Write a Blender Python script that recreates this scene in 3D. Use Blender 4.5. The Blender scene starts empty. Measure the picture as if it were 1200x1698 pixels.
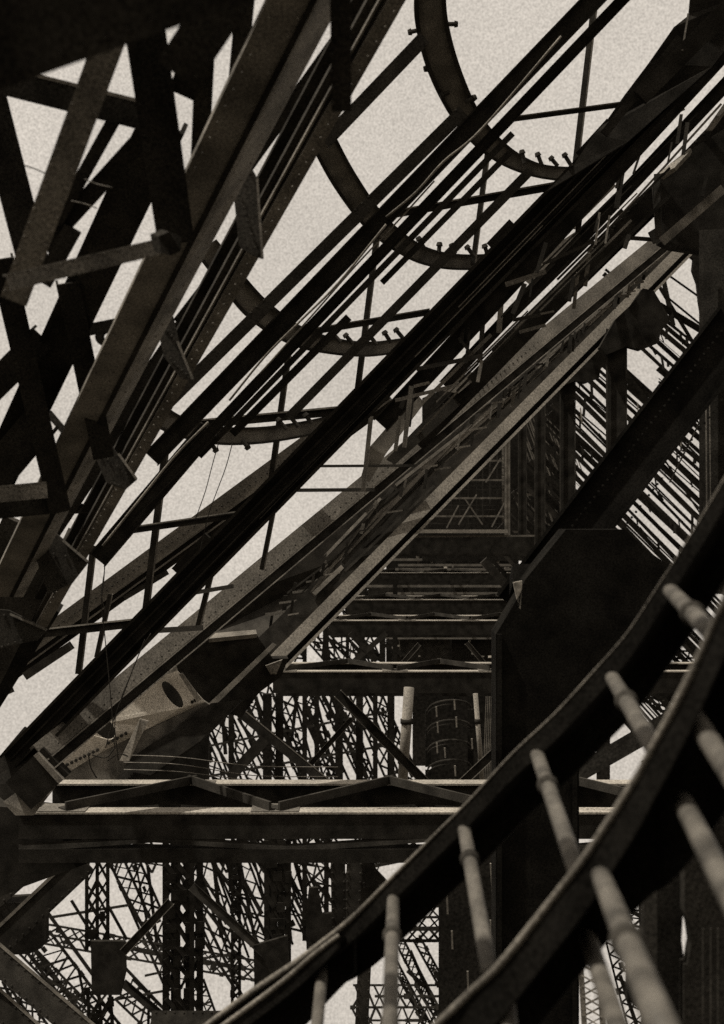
import bpy, math, random
from mathutils import Vector, Matrix
from mathutils.geometry import tessellate_polygon

# ------------------------------------------------------------------ camera, sky, sun, exposure
scene = bpy.context.scene
COL = scene.collection
PITCH = math.radians(30.0)
HALF_FOV = math.radians(24.0)
FPX = 849.0 / math.tan(HALF_FOV)                 # focal length in photograph pixels (1200 x 1698)
CAM = Vector((0.0, 0.0, 62.0))
RIGHT = Vector((1, 0, 0))
FWD = Vector((0, math.cos(PITCH), math.sin(PITCH)))
UP = Vector((0, -math.sin(PITCH), math.cos(PITCH)))

cam_data = bpy.data.cameras.new('camera')
cam = bpy.data.objects.new('camera', cam_data)
COL.objects.link(cam)
cam.location = CAM
cam.rotation_euler = (math.radians(90) + PITCH, 0, 0)
cam_data.sensor_fit = 'VERTICAL'
cam_data.sensor_height = 36.0
cam_data.lens = 18.0 / math.tan(HALF_FOV)
cam_data.clip_start = 0.05
cam_data.clip_end = 6000
cam_data.dof.use_dof = True
cam_data.dof.focus_distance = 21.0
cam_data.dof.aperture_fstop = 2.1
scene.camera = cam

SUN_DIR = (RIGHT * -0.42 + FWD * -0.09 + UP * 0.90).normalized()      # towards the sun
sun_data = bpy.data.lights.new('sun', 'SUN')
sun_data.energy = 4.2
sun_data.angle = math.radians(1.0)
sun_data.color = (1.0, 0.95, 0.86)
sun = bpy.data.objects.new('sun', sun_data)
COL.objects.link(sun)
sun.location = CAM + Vector((0, 0, 200))
sun.rotation_euler = SUN_DIR.to_track_quat('Z', 'Y').to_euler()

world = bpy.data.worlds.new('World')
scene.world = world
world.use_nodes = True
wn = world.node_tree
wn.nodes.clear()
w_out = wn.nodes.new('ShaderNodeOutputWorld')
w_bg = wn.nodes.new('ShaderNodeBackground')
w_bg.inputs['Strength'].default_value = 0.1
w_sky = wn.nodes.new('ShaderNodeTexSky')
w_sky.sky_type = 'NISHITA'
w_sky.sun_disc = False
w_sky.sun_elevation = math.asin(SUN_DIR.z)
w_sky.sun_rotation = math.atan2(SUN_DIR.x, SUN_DIR.y)
w_sky.dust_density = 6.0
w_sky.air_density = 1.0
w_bw = wn.nodes.new('ShaderNodeRGBToBW')                       # a monochrome print: no blue in the sky
wn.links.new(w_sky.outputs[0], w_bw.inputs[0])
w_lift = wn.nodes.new('ShaderNodeMath'); w_lift.operation = 'MULTIPLY_ADD'   # thin even overcast over the clear sky
w_lift.inputs[1].default_value = 0.10
w_lift.inputs[2].default_value = 5.7
wn.links.new(w_bw.outputs[0], w_lift.inputs[0])
w_tc = wn.nodes.new('ShaderNodeTexCoord')
def wnoise(scale, lo, hi, detail):
    n = wn.nodes.new('ShaderNodeTexNoise')
    n.inputs['Scale'].default_value = scale
    n.inputs['Detail'].default_value = detail
    wn.links.new(w_tc.outputs['Generated'], n.inputs['Vector'])
    m = wn.nodes.new('ShaderNodeMapRange')
    m.inputs['From Min'].default_value = 0.25; m.inputs['From Max'].default_value = 0.75
    m.inputs['To Min'].default_value = lo; m.inputs['To Max'].default_value = hi
    wn.links.new(n.outputs[0], m.inputs['Value'])
    return m
n1 = wnoise(3.4, 0.85, 1.13, 4.0)
n2 = wnoise(520.0, 0.80, 1.20, 1.5)
w_m1 = wn.nodes.new('ShaderNodeMath'); w_m1.operation = 'MULTIPLY'
w_m2 = wn.nodes.new('ShaderNodeMath'); w_m2.operation = 'MULTIPLY'
wn.links.new(w_lift.outputs[0], w_m1.inputs[0]); wn.links.new(n1.outputs[0], w_m1.inputs[1])
wn.links.new(w_m1.outputs[0], w_m2.inputs[0]); wn.links.new(n2.outputs[0], w_m2.inputs[1])
w_tint = wn.nodes.new('ShaderNodeVectorMath'); w_tint.operation = 'SCALE'
w_tint.inputs[0].default_value = (1.075, 0.98, 0.862)
wn.links.new(w_m2.outputs[0], w_tint.inputs['Scale'])
wn.links.new(w_tint.outputs[0], w_bg.inputs['Color'])
wn.links.new(w_bg.outputs[0], w_out.inputs[0])

scene.view_settings.view_transform = 'Standard'
scene.view_settings.look = 'None'
scene.view_settings.exposure = 0.0
scene.view_settings.gamma = 1.0
scene.cycles.use_denoising = False
scene.cycles.max_bounces = 5

random.seed(7)

# ------------------------------------------------------------------ materials (weathered iron, a monochrome print's greys)
def iron(name, v, grain=0.35, scale=60.0, rough=0.62, blotch=0.25, spec=0.25):
    m = bpy.data.materials.new(name); m.use_nodes = True
    nt = m.node_tree; n = nt.nodes; l = nt.links
    b = n['Principled BSDF']
    b.inputs['Roughness'].default_value = rough
    b.inputs['Specular IOR Level'].default_value = spec
    tc = n.new('ShaderNodeTexCoord')
    def noise(sc, lo, hi, det):
        t = n.new('ShaderNodeTexNoise'); t.inputs['Scale'].default_value = sc; t.inputs['Detail'].default_value = det
        l.new(tc.outputs['Object'], t.inputs['Vector'])
        r = n.new('ShaderNodeMapRange')
        r.inputs['From Min'].default_value = 0.28; r.inputs['From Max'].default_value = 0.72
        r.inputs['To Min'].default_value = lo; r.inputs['To Max'].default_value = hi
        l.new(t.outputs[0], r.inputs['Value']); return t, r
    t1, r1 = noise(scale, 1 - grain, 1 + grain, 3.0)
    t2, r2 = noise(scale * 0.045, 1 - blotch, 1 + blotch, 4.0)
    mu = n.new('ShaderNodeMath'); mu.operation = 'MULTIPLY'
    l.new(r1.outputs[0], mu.inputs[0]); l.new(r2.outputs[0], mu.inputs[1])
    sc = n.new('ShaderNodeVectorMath'); sc.operation = 'SCALE'
    sc.inputs[0].default_value = (v * 1.09, v * 0.98, v * 0.82)
    l.new(mu.outputs[0], sc.inputs['Scale'])
    l.new(sc.outputs[0], b.inputs['Base Color'])
    bp = n.new('ShaderNodeBump'); bp.inputs['Strength'].default_value = 0.25; bp.inputs['Distance'].default_value = 0.004
    l.new(t1.outputs[0], bp.inputs['Height']); l.new(bp.outputs[0], b.inputs['Normal'])
    return m
BLACK = iron('black_painted_iron', 0.024, 0.6, 70, 0.9, 0.5, 0.02)
SOOT = iron('soot_black_iron', 0.0095, 0.6, 70, 0.92, 0.5, 0.02)
CREAM = iron('lifted_pale_plate', 0.55, 0.45, 40, 0.7, 0.18, 0.15)  # paleness raised to make up for the sun shadow on the riveted plate
DARK = iron('dark_brown_iron', 0.036, 0.55, 60, 0.85, 0.45, 0.04)
GREY = iron('dusty_grey_iron', 0.145, 0.60, 70, 0.8, 0.50, 0.12)
MID = iron('worn_grey_iron', 0.125, 0.55, 34, 0.75, 0.35, 0.12)
PALE = iron('pale_weathered_iron', 0.20, 0.5, 26, 0.75, 0.3, 0.15)
BRIGHT = iron('sunlit_flange_iron', 0.27, 0.5, 26, 0.75, 0.3, 0.15)  # for girder flanges: sunlight on their tops put into the colour
PIPE = iron('grey_painted_pipe', 0.085, 0.75, 190, 0.6, 0.5, 0.2)
FAR = iron('far_dark_iron', 0.021, 0.5, 8, 0.9, 0.4, 0.02)
EARTH = iron('dark_park_ground', 0.06, 0.3, 0.5, 0.95, 0.3, 0.1)

# ------------------------------------------------------------------ geometry helpers
def V(x, y, d):
    """a point seen at photograph pixel (x, y), d metres in front of the camera"""
    return CAM + RIGHT * ((x - 600.0) / FPX * d) + FWD * d + UP * ((849.0 - y) / FPX * d)

class MB:
    def __init__(self): self.v = []; self.f = []
    def add(self, verts, faces):
        o = len(self.v); self.v += [Vector(q) for q in verts]; self.f += [tuple(i + o for i in f) for f in faces]
    def prism(self, a, b, s, n, s0, s1, n0, n1):
        q = []
        for p in (a, b):
            q += [p + s * s0 + n * n0, p + s * s1 + n * n0, p + s * s1 + n * n1, p + s * s0 + n * n1]
        self.add(q, [(0, 1, 2, 3), (7, 6, 5, 4), (0, 4, 5, 1), (1, 5, 6, 2), (2, 6, 7, 3), (3, 7, 4, 0)])
    def stick(self, a, b, w, t=None):
        s, n = frame(a, b); t = t or w
        self.prism(a, b, s, n, -w / 2, w / 2, -t / 2, t / 2)
    def tube(self, pts, r, seg=8, radii=None):
        rings = []
        for i, p in enumerate(pts):
            d = (pts[min(i + 1, len(pts) - 1)] - pts[max(i - 1, 0)]).normalized()
            u = d.orthogonal().normalized() if i == 0 else (rings[-1][1] - d * rings[-1][1].dot(d)).normalized()
            w = d.cross(u); rr = radii[i] if radii else r
            rings.append(([p + (u * math.cos(2 * math.pi * k / seg) + w * math.sin(2 * math.pi * k / seg)) * rr for k in range(seg)], u))
        vs = [q for rg in rings for q in rg[0]]; fs = []
        for i in range(len(pts) - 1):
            for k in range(seg):
                k2 = (k + 1) % seg
                fs.append((i * seg + k, i * seg + k2, (i + 1) * seg + k2, (i + 1) * seg + k))
        fs.append(tuple(range(seg - 1, -1, -1))); fs.append(tuple((len(pts) - 1) * seg + k for k in range(seg)))
        self.add(vs, fs)
    def poly(self, pts, thick, holes=()):
        """a plate: outline (and holes) of world points, thickness away from the camera"""
        loops = [list(pts)] + [list(h) for h in holes]
        c = sum(pts, Vector()) / len(pts)
        nrm = Vector()
        for i in range(len(pts)): nrm += (pts[i] - c).cross(pts[(i + 1) % len(pts)] - c)
        nrm.normalize()
        if nrm.dot(c - CAM) < 0: nrm = -nrm
        flat = [q for lp in loops for q in lp]; n = len(flat)
        tris = tessellate_polygon(loops)
        fs = [tuple(t) for t in tris] + [tuple(i + n for i in reversed(t)) for t in tris]
        o = 0
        for lp in loops:
            m = len(lp)
            for i in range(m): fs.append((o + i, o + (i + 1) % m, o + (i + 1) % m + n, o + i + n))
            o += m
        self.add(flat + [q + nrm * thick for q in flat], fs)
    def rivet(self, p, n, r):
        u = n.orthogonal().normalized(); w = n.cross(u); q = []
        for rr, h in ((1.0, 0.0), (0.72, 0.55)):
            q += [p + (u * math.cos(k * math.pi / 3) + w * math.sin(k * math.pi / 3)) * r * rr + n * r * h for k in range(6)]
        self.add(q, [(k, (k + 1) % 6, 6 + (k + 1) % 6, 6 + k) for k in range(6)] + [tuple(range(6, 12))])

def frame(a, b):
    ax = (b - a).normalized()
    tocam = (CAM - (a + b) / 2).normalized()
    n = (tocam - ax * tocam.dot(ax)).normalized()
    s = n.cross(ax).normalized()
    if s.dot(UP) < 0 or (abs(s.dot(UP)) < 0.05 and s.dot(RIGHT) > 0): s = -s
    return s, n

def smooth(o):
    for p in o.data.polygons: p.use_smooth = True

def link(name, mb, mat, parent=None, kind=None, label=None, shade=False):
    me = bpy.data.meshes.new(name)
    base = parent
    org = Vector()
    if base is not None:
        org = ORG[base.name]
    else:
        org = sum(mb.v, Vector()) / len(mb.v)
    me.from_pydata([tuple(q - org) for q in mb.v], [], mb.f)
    me.materials.append(mat)
    me.update()
    o = bpy.data.objects.new(name, me); COL.objects.link(o)
    if parent is not None:
        o.parent = parent
        ORG[o.name] = org
    else:
        o.location = org; ORG[o.name] = org
    if kind: o['kind'] = kind
    if label: o['label'] = label
    if shade: smooth(o)
    return o
ORG = {}

def thing(name, label, cat, at, group=None):
    o = bpy.data.objects.new(name, None); COL.objects.link(o)
    o.location = at; ORG[o.name] = Vector(at)
    o['label'] = label; o['category'] = cat
    if group: o['group'] = group
    o.empty_display_size = 0.1
    return o
def tag(o, label, cat, group=None):
    o['label'] = label; o['category'] = cat
    if group: o['group'] = group
    return o

def outside(p): return p[0] < -2 or p[0] > 1202 or p[1] < -2 or p[1] > 1700
def run_on(p0, p1):
    """end points of a member; an end that lies outside the picture runs on further"""
    a, b = V(*p0), V(*p1); ax = (b - a).normalized()
    if outside(p1): b2 = b + ax * (.30 * p1[2])
    else: b2 = b
    if outside(p0): a = a - ax * (.30 * p0[2])
    return a, b2

def PROF(kind, t):
    if kind == 'box': return [('body', -.5, .5, -t, 0, None)]
    if kind == 'chan':                                     # flat web in front, two flanges running back
        return [('web', -.5, .5, -.10, 0, None), ('flange', .40, .5, -t, -.10, None), ('flange', -.5, -.40, -t, -.10, None)]
    if kind == 'ichan':                                    # flanges standing proud of a set-back web
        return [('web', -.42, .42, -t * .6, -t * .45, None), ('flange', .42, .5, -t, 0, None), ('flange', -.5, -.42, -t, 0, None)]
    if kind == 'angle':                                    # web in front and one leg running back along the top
        return [('web', -.5, .38, -.12, 0, None), ('flange', .38, .5, -t, .04, None)]
    if kind == 'tee':
        return [('web', -.5, .36, -t * .55, -t * .42, None), ('flange', .36, .5, -t, 0, None)]
    return kind

def beam(name, label, cat, p0, p1, w, mat, prof='box', t=0.6, group=None, w1=None, over=None):
    """p0, p1 = (pixel x, pixel y, depth). w = width in photograph pixels at p0. over = {part index: material}"""
    s, n = frame(V(*p0), V(*p1))
    a, b = run_on(p0, p1)
    W = w * p0[2] / FPX
    specs = PROF(prof, t)
    if len(specs) == 1:
        mb = MB(); q = specs[0]
        mb.prism(a, b, s, n, q[1] * W, q[2] * W, q[3] * W, q[4] * W)
        return tag(link(name, mb, mat), label, cat, group)
    root = thing(name, label, cat, a, group)
    for i, q in enumerate(specs):
        mb = MB(); mb.prism(a, b, s, n, q[1] * W, q[2] * W, q[3] * W, q[4] * W)
        link(q[0], mb, q[5] or (over or {}).get(i) or mat, root)
    if w >= 20 and prof in ('chan', 'angle'):                    # rivet heads along both edges of the web
        mb = MB(); L = (b - a).length; r_ = max(.011, 2.1 * p0[2] / FPX); k = min(90, int(L / (r_ * 7)))
        for sg in (-.40, .33 if prof == 'angle' else .40):
            for j in range(k): mb.rivet(a.lerp(b, (j + .5) / k) + s * (W * sg), n, r_)
        link('rivet_row', mb, mat, root, 'stuff')
    return root

def sub(root, name, p0, p1, w, mat, t=0.5, off=0.0, kind=None):
    """a straight part under a thing"""
    s, n = frame(V(*p0), V(*p1)); a, b = run_on(p0, p1); W = w * p0[2] / FPX
    mb = MB(); mb.prism(a, b, s, n, -.5 * W, .5 * W, -t * W + off, off)
    return link(name, mb, mat, root, kind)

def plate(root, name, pts, mat, thick=0.03, holes=()):
    mb = MB(); mb.poly([V(*p) for p in pts], thick, [[V(*p) for p in h] for h in holes])
    return link(name, mb, mat, root)

def plate_thing(name, label, cat, pts, mat, thick=0.03, holes=(), group=None):
    return tag(plate(None, name, pts, mat, thick, holes), label, cat, group)

def rivets(root, rows, rpx, mat, lift=0.004):
    """rows: (p0, p1, count). too small to pick apart singly: one part"""
    mb = MB()
    for p0, p1, k in rows:
        a, b = V(*p0), V(*p1); s, n = frame(a, b)
        for i in range(k):
            u = (i + 0.5) / k
            mb.rivet(a.lerp(b, u) + n * lift, n, rpx * (p0[2] + (p1[2] - p0[2]) * u) / FPX)
    return link('rivet_row', mb, mat, root, 'stuff')

def ellipse(cx, cy, d, rx, ry, rot, k=18):
    o = []
    for i in range(k):
        a = 2 * math.pi * i / k
        x, y = rx * math.cos(a), ry * math.sin(a)
        o.append((cx + x * math.cos(rot) - y * math.sin(rot), cy + x * math.sin(rot) + y * math.cos(rot), d))
    return o

def catmull(pts, k=8):
    """smooth curve through points (tuples)"""
    P = [Vector(p) for p in pts]; P = [P[0] * 2 - P[1]] + P + [P[-1] * 2 - P[-2]]; out = []
    for i in range(1, len(P) - 2):
        for j in range(k):
            u = j / k
            out.append(0.5 * ((2 * P[i]) + (P[i + 1] - P[i - 1]) * u + (2 * P[i - 1] - 5 * P[i] + 4 * P[i + 1] - P[i + 2]) * u * u
                              + (3 * P[i] - P[i - 1] - 3 * P[i + 1] + P[i + 2]) * u ** 3))
    out.append(P[-2]); return out

def lattice(name, label, cat, p0, p1, w, mat, chord=5, lace=3, n=12, style='X', ch=(0, 1), group=None, posts=False, back=None):
    """laced strut: chords (each a part) with zigzag or X lacing (one part); back = depth of a second face behind"""
    a, b = V(*p0), V(*p1); s, nn = frame(a, b); W = w * p0[2] / FPX
    k = p0[2] / FPX
    root = thing(name, label, cat, a, group)
    faces = [0.0] + ([-back] if back else [])
    for z in faces:
        for c in ch:
            o = s * (W * (0.5 - c)) + nn * z
            mb = MB(); mb.prism(a + o, b + o, s, nn, -chord * k / 2, chord * k / 2, -chord * k * .8, 0)
            link('chord', mb, mat, root)
    mb = MB()
    for z in faces:
        for i in range(n):
            for c0, c1 in zip(ch, ch[1:]):
                A0 = a.lerp(b, i / n) + s * (W * (.5 - c0)) + nn * z; B0 = a.lerp(b, i / n) + s * (W * (.5 - c1)) + nn * z
                A1 = a.lerp(b, (i + 1) / n) + s * (W * (.5 - c0)) + nn * z; B1 = a.lerp(b, (i + 1) / n) + s * (W * (.5 - c1)) + nn * z
                if style == 'X':
                    mb.stick(A0, B1, lace * k, lace * k * .4); mb.stick(B0 - nn * lace * k * .5, A1 - nn * lace * k * .5, lace * k, lace * k * .4)
                elif i % 2: mb.stick(A0, B1, lace * k, lace * k * .5)
                else: mb.stick(B0, A1, lace * k, lace * k * .5)
                if posts: mb.stick(A0 - nn * lace * k, B0 - nn * lace * k, lace * k, lace * k * .5)
    link('lacing', mb, mat, root, 'stuff')
    return root

def wire(name, label, pts, wpx, mat=BLACK):
    pp = [V(*p) for p in catmull(pts, 6)]
    mb = MB(); mb.tube(pp, wpx * pts[0][2] / FPX / 2, 5)
    return tag(link(name, mb, mat, shade=True), label, 'wire')

# ------------------------------------------------------------------ ground, far below
mb = MB(); S = 4000
mb.add([(-S, -S, 0), (S, -S, 0), (S, S, 0), (-S, S, 0)], [(0, 1, 2, 3)])
g = link('ground', mb, EARTH); g['kind'] = 'structure'

# ================================================================== LARGE STRUCTURE
def DM(x): return 19.5 - x / 1200.0 * 4.0                     # depth of the great inclined girder across the picture

# ---- the great black inclined girder through the middle
root = thing('inclined_girder', 'great black inclined girder crossing the whole picture from lower left to upper right', 'girder', V(20, 1262, DM(20)))
a0, a1 = (15, 1270, DM(15)), (1230, 20, DM(1230))
A, B_ = V(*a0), V(*a1); s_, n_ = frame(A, B_); B_ = B_ + (B_ - A) * .35; W = 46 * a0[2] / FPX
root_girder = root
for nm, q in (('web', (-.40, .40, -.5, -.36)), ('flange', (.40, .5, -.8, 0)), ('flange', (-.5, -.40, -.8, .02)), ('stiffener', (.10, .17, -.36, -.2)), ('stiffener', (-.2, -.14, -.36, -.16))):
    mb = MB(); mb.prism(A, B_, s_, n_, *[v * W for v in q]); link(nm, mb, BLACK, root)
for (x0, y0, x1, y1) in ((290, 951, 345, 893), (812, 412, 850, 372), (960, 262, 1012, 205)):
    sub(root, 'cover_plate', (x0, y0 - 3, DM(x0) - .05), (x1, y1 - 3, DM(x1) - .05), 16, BLACK, 0.4)
plate(root, 'end_gusset', [(-8, 1262, 19.6), (40, 1205, 19.6), (75, 1240, 19.5), (60, 1300, 19.4), (10, 1330, 19.5), (-30, 1300, 19.6)], BLACK, 0.06)

r = thing('girder_head', 'black stepped plates widening the great girder at the top right corner', 'girder', V(950, 290, 15.6))
plate(r, 'gusset', [(905, 318, 15.9), (950, 275, 15.8), (985, 222, 15.7), (1002, 205, 15.7), (1035, 158, 15.6), (1075, 105, 15.5), (1117, 45, 15.4), (1142, 25, 15.4), (1147, -30, 15.3), (1290, -30, 15.3), (1180, 110, 15.4), (1040, 235, 15.6)], BLACK, 0.08)
sub(r, 'edge_angle', (1002, 222, 15.5), (1128, 62, 15.3), 14, BLACK, 0.6)
sub(r, 'edge_angle', (1131, 84, 15.2), (1141, 22, 15.2), 3, MID, 0.6)
sub(r, 'edge_angle', (1062, 160, 15.35), (1240, -20, 15.0), 30, BLACK, 0.5)

# ---- pale riveted box plate and stringers below it
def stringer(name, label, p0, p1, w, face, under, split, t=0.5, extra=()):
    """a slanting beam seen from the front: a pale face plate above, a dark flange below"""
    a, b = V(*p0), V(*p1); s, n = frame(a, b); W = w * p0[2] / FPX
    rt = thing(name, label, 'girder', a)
    for nm, q, m in (('face_plate', (.5 - split, .5, -.12, 0), face), ('lower_flange', (-.5, .5 - split, -t, -.10), under), ('top_flange', (.44, .52, -t, -.12), face)) + tuple(extra):  # lit face and dark underside put into the colours
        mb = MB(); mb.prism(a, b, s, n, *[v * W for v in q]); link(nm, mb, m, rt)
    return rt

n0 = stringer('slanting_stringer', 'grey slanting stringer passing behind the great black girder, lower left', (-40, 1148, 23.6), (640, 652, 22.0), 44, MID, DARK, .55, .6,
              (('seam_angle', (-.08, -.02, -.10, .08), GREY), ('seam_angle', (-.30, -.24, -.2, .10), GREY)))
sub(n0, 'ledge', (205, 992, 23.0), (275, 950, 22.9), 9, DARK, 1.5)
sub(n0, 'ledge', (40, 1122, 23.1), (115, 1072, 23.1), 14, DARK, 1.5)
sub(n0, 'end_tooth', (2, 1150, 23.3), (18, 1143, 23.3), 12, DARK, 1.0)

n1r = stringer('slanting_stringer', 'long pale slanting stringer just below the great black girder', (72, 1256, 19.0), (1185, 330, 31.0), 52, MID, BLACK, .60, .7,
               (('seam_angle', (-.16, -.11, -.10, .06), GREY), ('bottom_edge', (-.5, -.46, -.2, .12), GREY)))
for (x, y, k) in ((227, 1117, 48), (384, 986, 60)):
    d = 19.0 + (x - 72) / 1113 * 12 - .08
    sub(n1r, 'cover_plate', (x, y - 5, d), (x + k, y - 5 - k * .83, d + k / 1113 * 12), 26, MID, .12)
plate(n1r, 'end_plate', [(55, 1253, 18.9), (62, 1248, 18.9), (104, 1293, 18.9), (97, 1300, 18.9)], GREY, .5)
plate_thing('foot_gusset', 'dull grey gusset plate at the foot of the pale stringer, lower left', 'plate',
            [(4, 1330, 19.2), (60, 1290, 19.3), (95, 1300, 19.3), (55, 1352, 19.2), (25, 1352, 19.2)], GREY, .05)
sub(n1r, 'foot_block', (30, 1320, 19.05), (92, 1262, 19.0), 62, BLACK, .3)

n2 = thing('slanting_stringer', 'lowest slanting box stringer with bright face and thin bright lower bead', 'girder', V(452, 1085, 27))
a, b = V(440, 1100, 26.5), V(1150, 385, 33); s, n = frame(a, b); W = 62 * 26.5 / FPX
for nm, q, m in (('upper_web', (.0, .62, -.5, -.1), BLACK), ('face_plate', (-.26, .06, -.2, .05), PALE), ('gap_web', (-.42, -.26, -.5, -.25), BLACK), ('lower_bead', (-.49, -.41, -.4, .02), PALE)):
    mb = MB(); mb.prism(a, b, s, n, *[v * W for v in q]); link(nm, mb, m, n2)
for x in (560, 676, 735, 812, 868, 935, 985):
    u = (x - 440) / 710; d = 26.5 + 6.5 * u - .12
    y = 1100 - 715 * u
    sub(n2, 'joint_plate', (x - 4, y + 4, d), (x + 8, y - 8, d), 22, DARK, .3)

# pale riveted plate with oval slot
rp = thing('riveted_box_plate', 'pale riveted plate with a dark oval slot, lower left', 'plate', V(200, 1200, 23))
dd = 23.4
plate(rp, 'face_plate', [(70, 1284, dd - .5), (140, 1215, dd - .3), (250, 1124, dd), (292, 1110, dd), (340, 1164, dd + .2), (250, 1206, dd), (165, 1249, dd - .2), (95, 1291, dd - .4)], CREAM, .06,
      holes=[ellipse(286, 1152, dd, 27, 10, .93), ellipse(170, 1205, dd - .25, 26, 15, .8)])
plate(rp, 'backing_plate', [(120, 1222, dd + .5), (262, 1112, dd + .5), (330, 1180, dd + .5), (190, 1250, dd + .5)], BLACK, .05)
plate(rp, 'edge_strip', [(150, 1196, dd - .45), (248, 1118, dd - .3), (292, 1104, dd - .3), (294, 1112, dd - .3), (252, 1127, dd - .3), (156, 1204, dd - .45)], PALE, .05)
plate(rp, 'lower_flange', [(95, 1291, dd - .4), (165, 1249, dd - .2), (340, 1164, dd + .2), (352, 1172, dd + .3), (240, 1250, dd), (190, 1296, dd - .2), (110, 1300, dd - .3)], GREY, .2)
plate(rp, 'dark_flange', [(215, 1258, dd - .3), (350, 1166, dd), (400, 1160, dd), (330, 1230, dd - .2), (230, 1299, dd - .4), (190, 1299, dd - .4)], BLACK, .3)
plate(rp, 'dark_flange', [(215, 1299, 23.9), (300, 1200, 23.9), (345, 1180, 23.9), (345, 1300, 23.9)], BLACK, .2)
plate(rp, 'brace_plate', [(198, 1262, dd - .7), (232, 1192, dd - .6), (246, 1196, dd - .6), (228, 1232, dd - .6), (214, 1262, dd - .7)], PALE, .08)
plate(rp, 'slot_frame', [(296, 1118, dd - .12), (302, 1116, dd - .12), (334, 1160, dd - .1), (326, 1164, dd - .1)], PALE, .04)
rivets(rp, [((86, 1280, dd - .5), (165, 1242, dd - .25), 11), ((176, 1234, dd - .25), (212, 1214, dd - .2), 5), ((246, 1200, dd), (326, 1160, dd + .1), 15)], 3.2, BLACK)
rivets(rp, [((118, 1240, dd - .5), (200, 1175, dd - .25), 3), ((236, 1150, dd), (275, 1178, dd), 3)], 3.0, BLACK)
bg = thing('black_gusset_box', 'black boxy gusset where the lowest stringer meets the riveted plate', 'plate', V(400, 1120, 24))
plate(bg, 'front_plate', [(286, 1108, 24.2), (345, 1058, 24.2), (348, 1060, 24.2), (425, 1052, 24.4), (452, 1092, 24.5), (478, 1092, 24.6), (466, 1122, 24.6), (430, 1148, 24.6), (400, 1190, 24.5), (345, 1172, 24.3)], BLACK, .25)
plate(bg, 'top_angle', [(346, 1059, 24.0), (352, 1050, 24.2), (424, 1044, 24.4), (426, 1051, 24.3)], GREY, .1)  # grey stands for light on the upper edge
plate(bg, 'ridge_angle', [(330, 1182, 23.9), (452, 1066, 24.1), (458, 1070, 24.1), (338, 1188, 23.9)], GREY, .1)
plate(bg, 'corner_plate', [(440, 1104, 24.3), (468, 1094, 24.4), (458, 1118, 24.4), (448, 1118, 24.4)], PALE, .03)
plate(bg, 'stub_column', [(320, 1195, 24.5), (345, 1190, 24.5), (345, 1300, 24.5), (320, 1300, 24.5)], BLACK, .2)
plate(bg, 'corner_plate', [(322, 1210, 24.3), (346, 1200, 24.3), (334, 1208, 24.3), (324, 1226, 24.3)], GREY, .03)

# ---- horizontal laced girders, one behind another, their top faces all in one plane
ZT = 498.0 / FPX * 20.0                                        # their top is this far below the camera's axis
def yz(d): return 849 + ZT * FPX / d
def deck_girder(d0, x0, x1, label, zig, web, low, lacing_w, mat_f=BRIGHT, depth=2.1):
    rt = thing('laced_girder', label, 'girder', V(x0, yz(d0), d0), 'horizontal laced girders one behind another')
    k = d0 / FPX; d1 = d0 + depth
    def X(x): return (x - 600) * k                              # metres across at this girder
    def P(xm, d, dz=0): return CAM + RIGHT * xm + FWD * d + UP * (-ZT + dz)
    fw = 0.035
    for d in (d0, d1):
        mb = MB(); mb.prism(P(X(x0), d), P(X(x1), d), FWD, UP, 0, 0.34, -fw, 0); link('top_flange', mb, mat_f, rt)  # flanges coloured as sunlit against the black webs
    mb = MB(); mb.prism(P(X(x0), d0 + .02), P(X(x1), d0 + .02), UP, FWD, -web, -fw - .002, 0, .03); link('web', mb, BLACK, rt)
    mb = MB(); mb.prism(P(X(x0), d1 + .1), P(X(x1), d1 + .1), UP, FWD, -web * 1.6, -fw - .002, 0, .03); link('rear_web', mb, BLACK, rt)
    # flat zigzag on the top face
    for i in range(len(zig) - 1):
        xa, xb = X(zig[i]), X(zig[i + 1])
        da, db = (d0 + .12, d1 + .06) if i % 2 == 0 else (d1 + .06, d0 + .12)
        a, b = P(xa, da, .012), P(xb, db, .012); ax = (b - a).normalized(); sd = ax.cross(UP)
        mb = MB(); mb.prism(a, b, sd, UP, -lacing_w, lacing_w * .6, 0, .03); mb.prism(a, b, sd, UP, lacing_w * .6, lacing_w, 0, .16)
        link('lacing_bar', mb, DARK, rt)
    for i, x in enumerate(zig):
        d = d0 + .12 if i % 2 == 0 else d1 - .06
        mb = MB(); c = P(X(x), d, .006)
        mb.prism(c - RIGHT * .42, c + RIGHT * .42, FWD, UP, -.10, .42 if i % 2 == 0 else .30, 0, .012)
        link('gusset_plate', mb, MID, rt)
    if low:
        z0, z1 = web, low
        n = max(4, int((X(x1) - X(x0)) / 2.1))
        for i in range(n):
            xa = X(x0) + (X(x1) - X(x0)) * i / n; xb = X(x0) + (X(x1) - X(x0)) * (i + 1) / n
            a, b = (P(xa, d0 + .05, -z0), P(xb, d0 + .05, -z1)) if i % 2 else (P(xa, d0 + .05, -z1), P(xb, d0 + .05, -z0))
            mb = MB(); mb.stick(a, b, .13, .06); link('web_lacing', mb, BLACK, rt)
            a2, b2 = a - FWD * -1.6 + UP * .12, b + FWD * 1.6 + UP * .12
            mb = MB(); mb.stick(a2, b2, .16, .06); link('rear_lacing', mb, BLACK, rt)
        mb = MB(); mb.prism(P(X(x0), d0), P(X(x1), d0), UP, FWD, -z1 - .24, -z1, 0, .3); link('bottom_chord', mb, BLACK, rt)
    return rt
deck_girder(20.0, 30, 1600, 'nearest horizontal laced girder, bright flanges and dark zigzag bars, lower left', [100, 290, 455, 650, 830, 990, 1140, 1300, 1460], .47, .64, .13)
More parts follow.
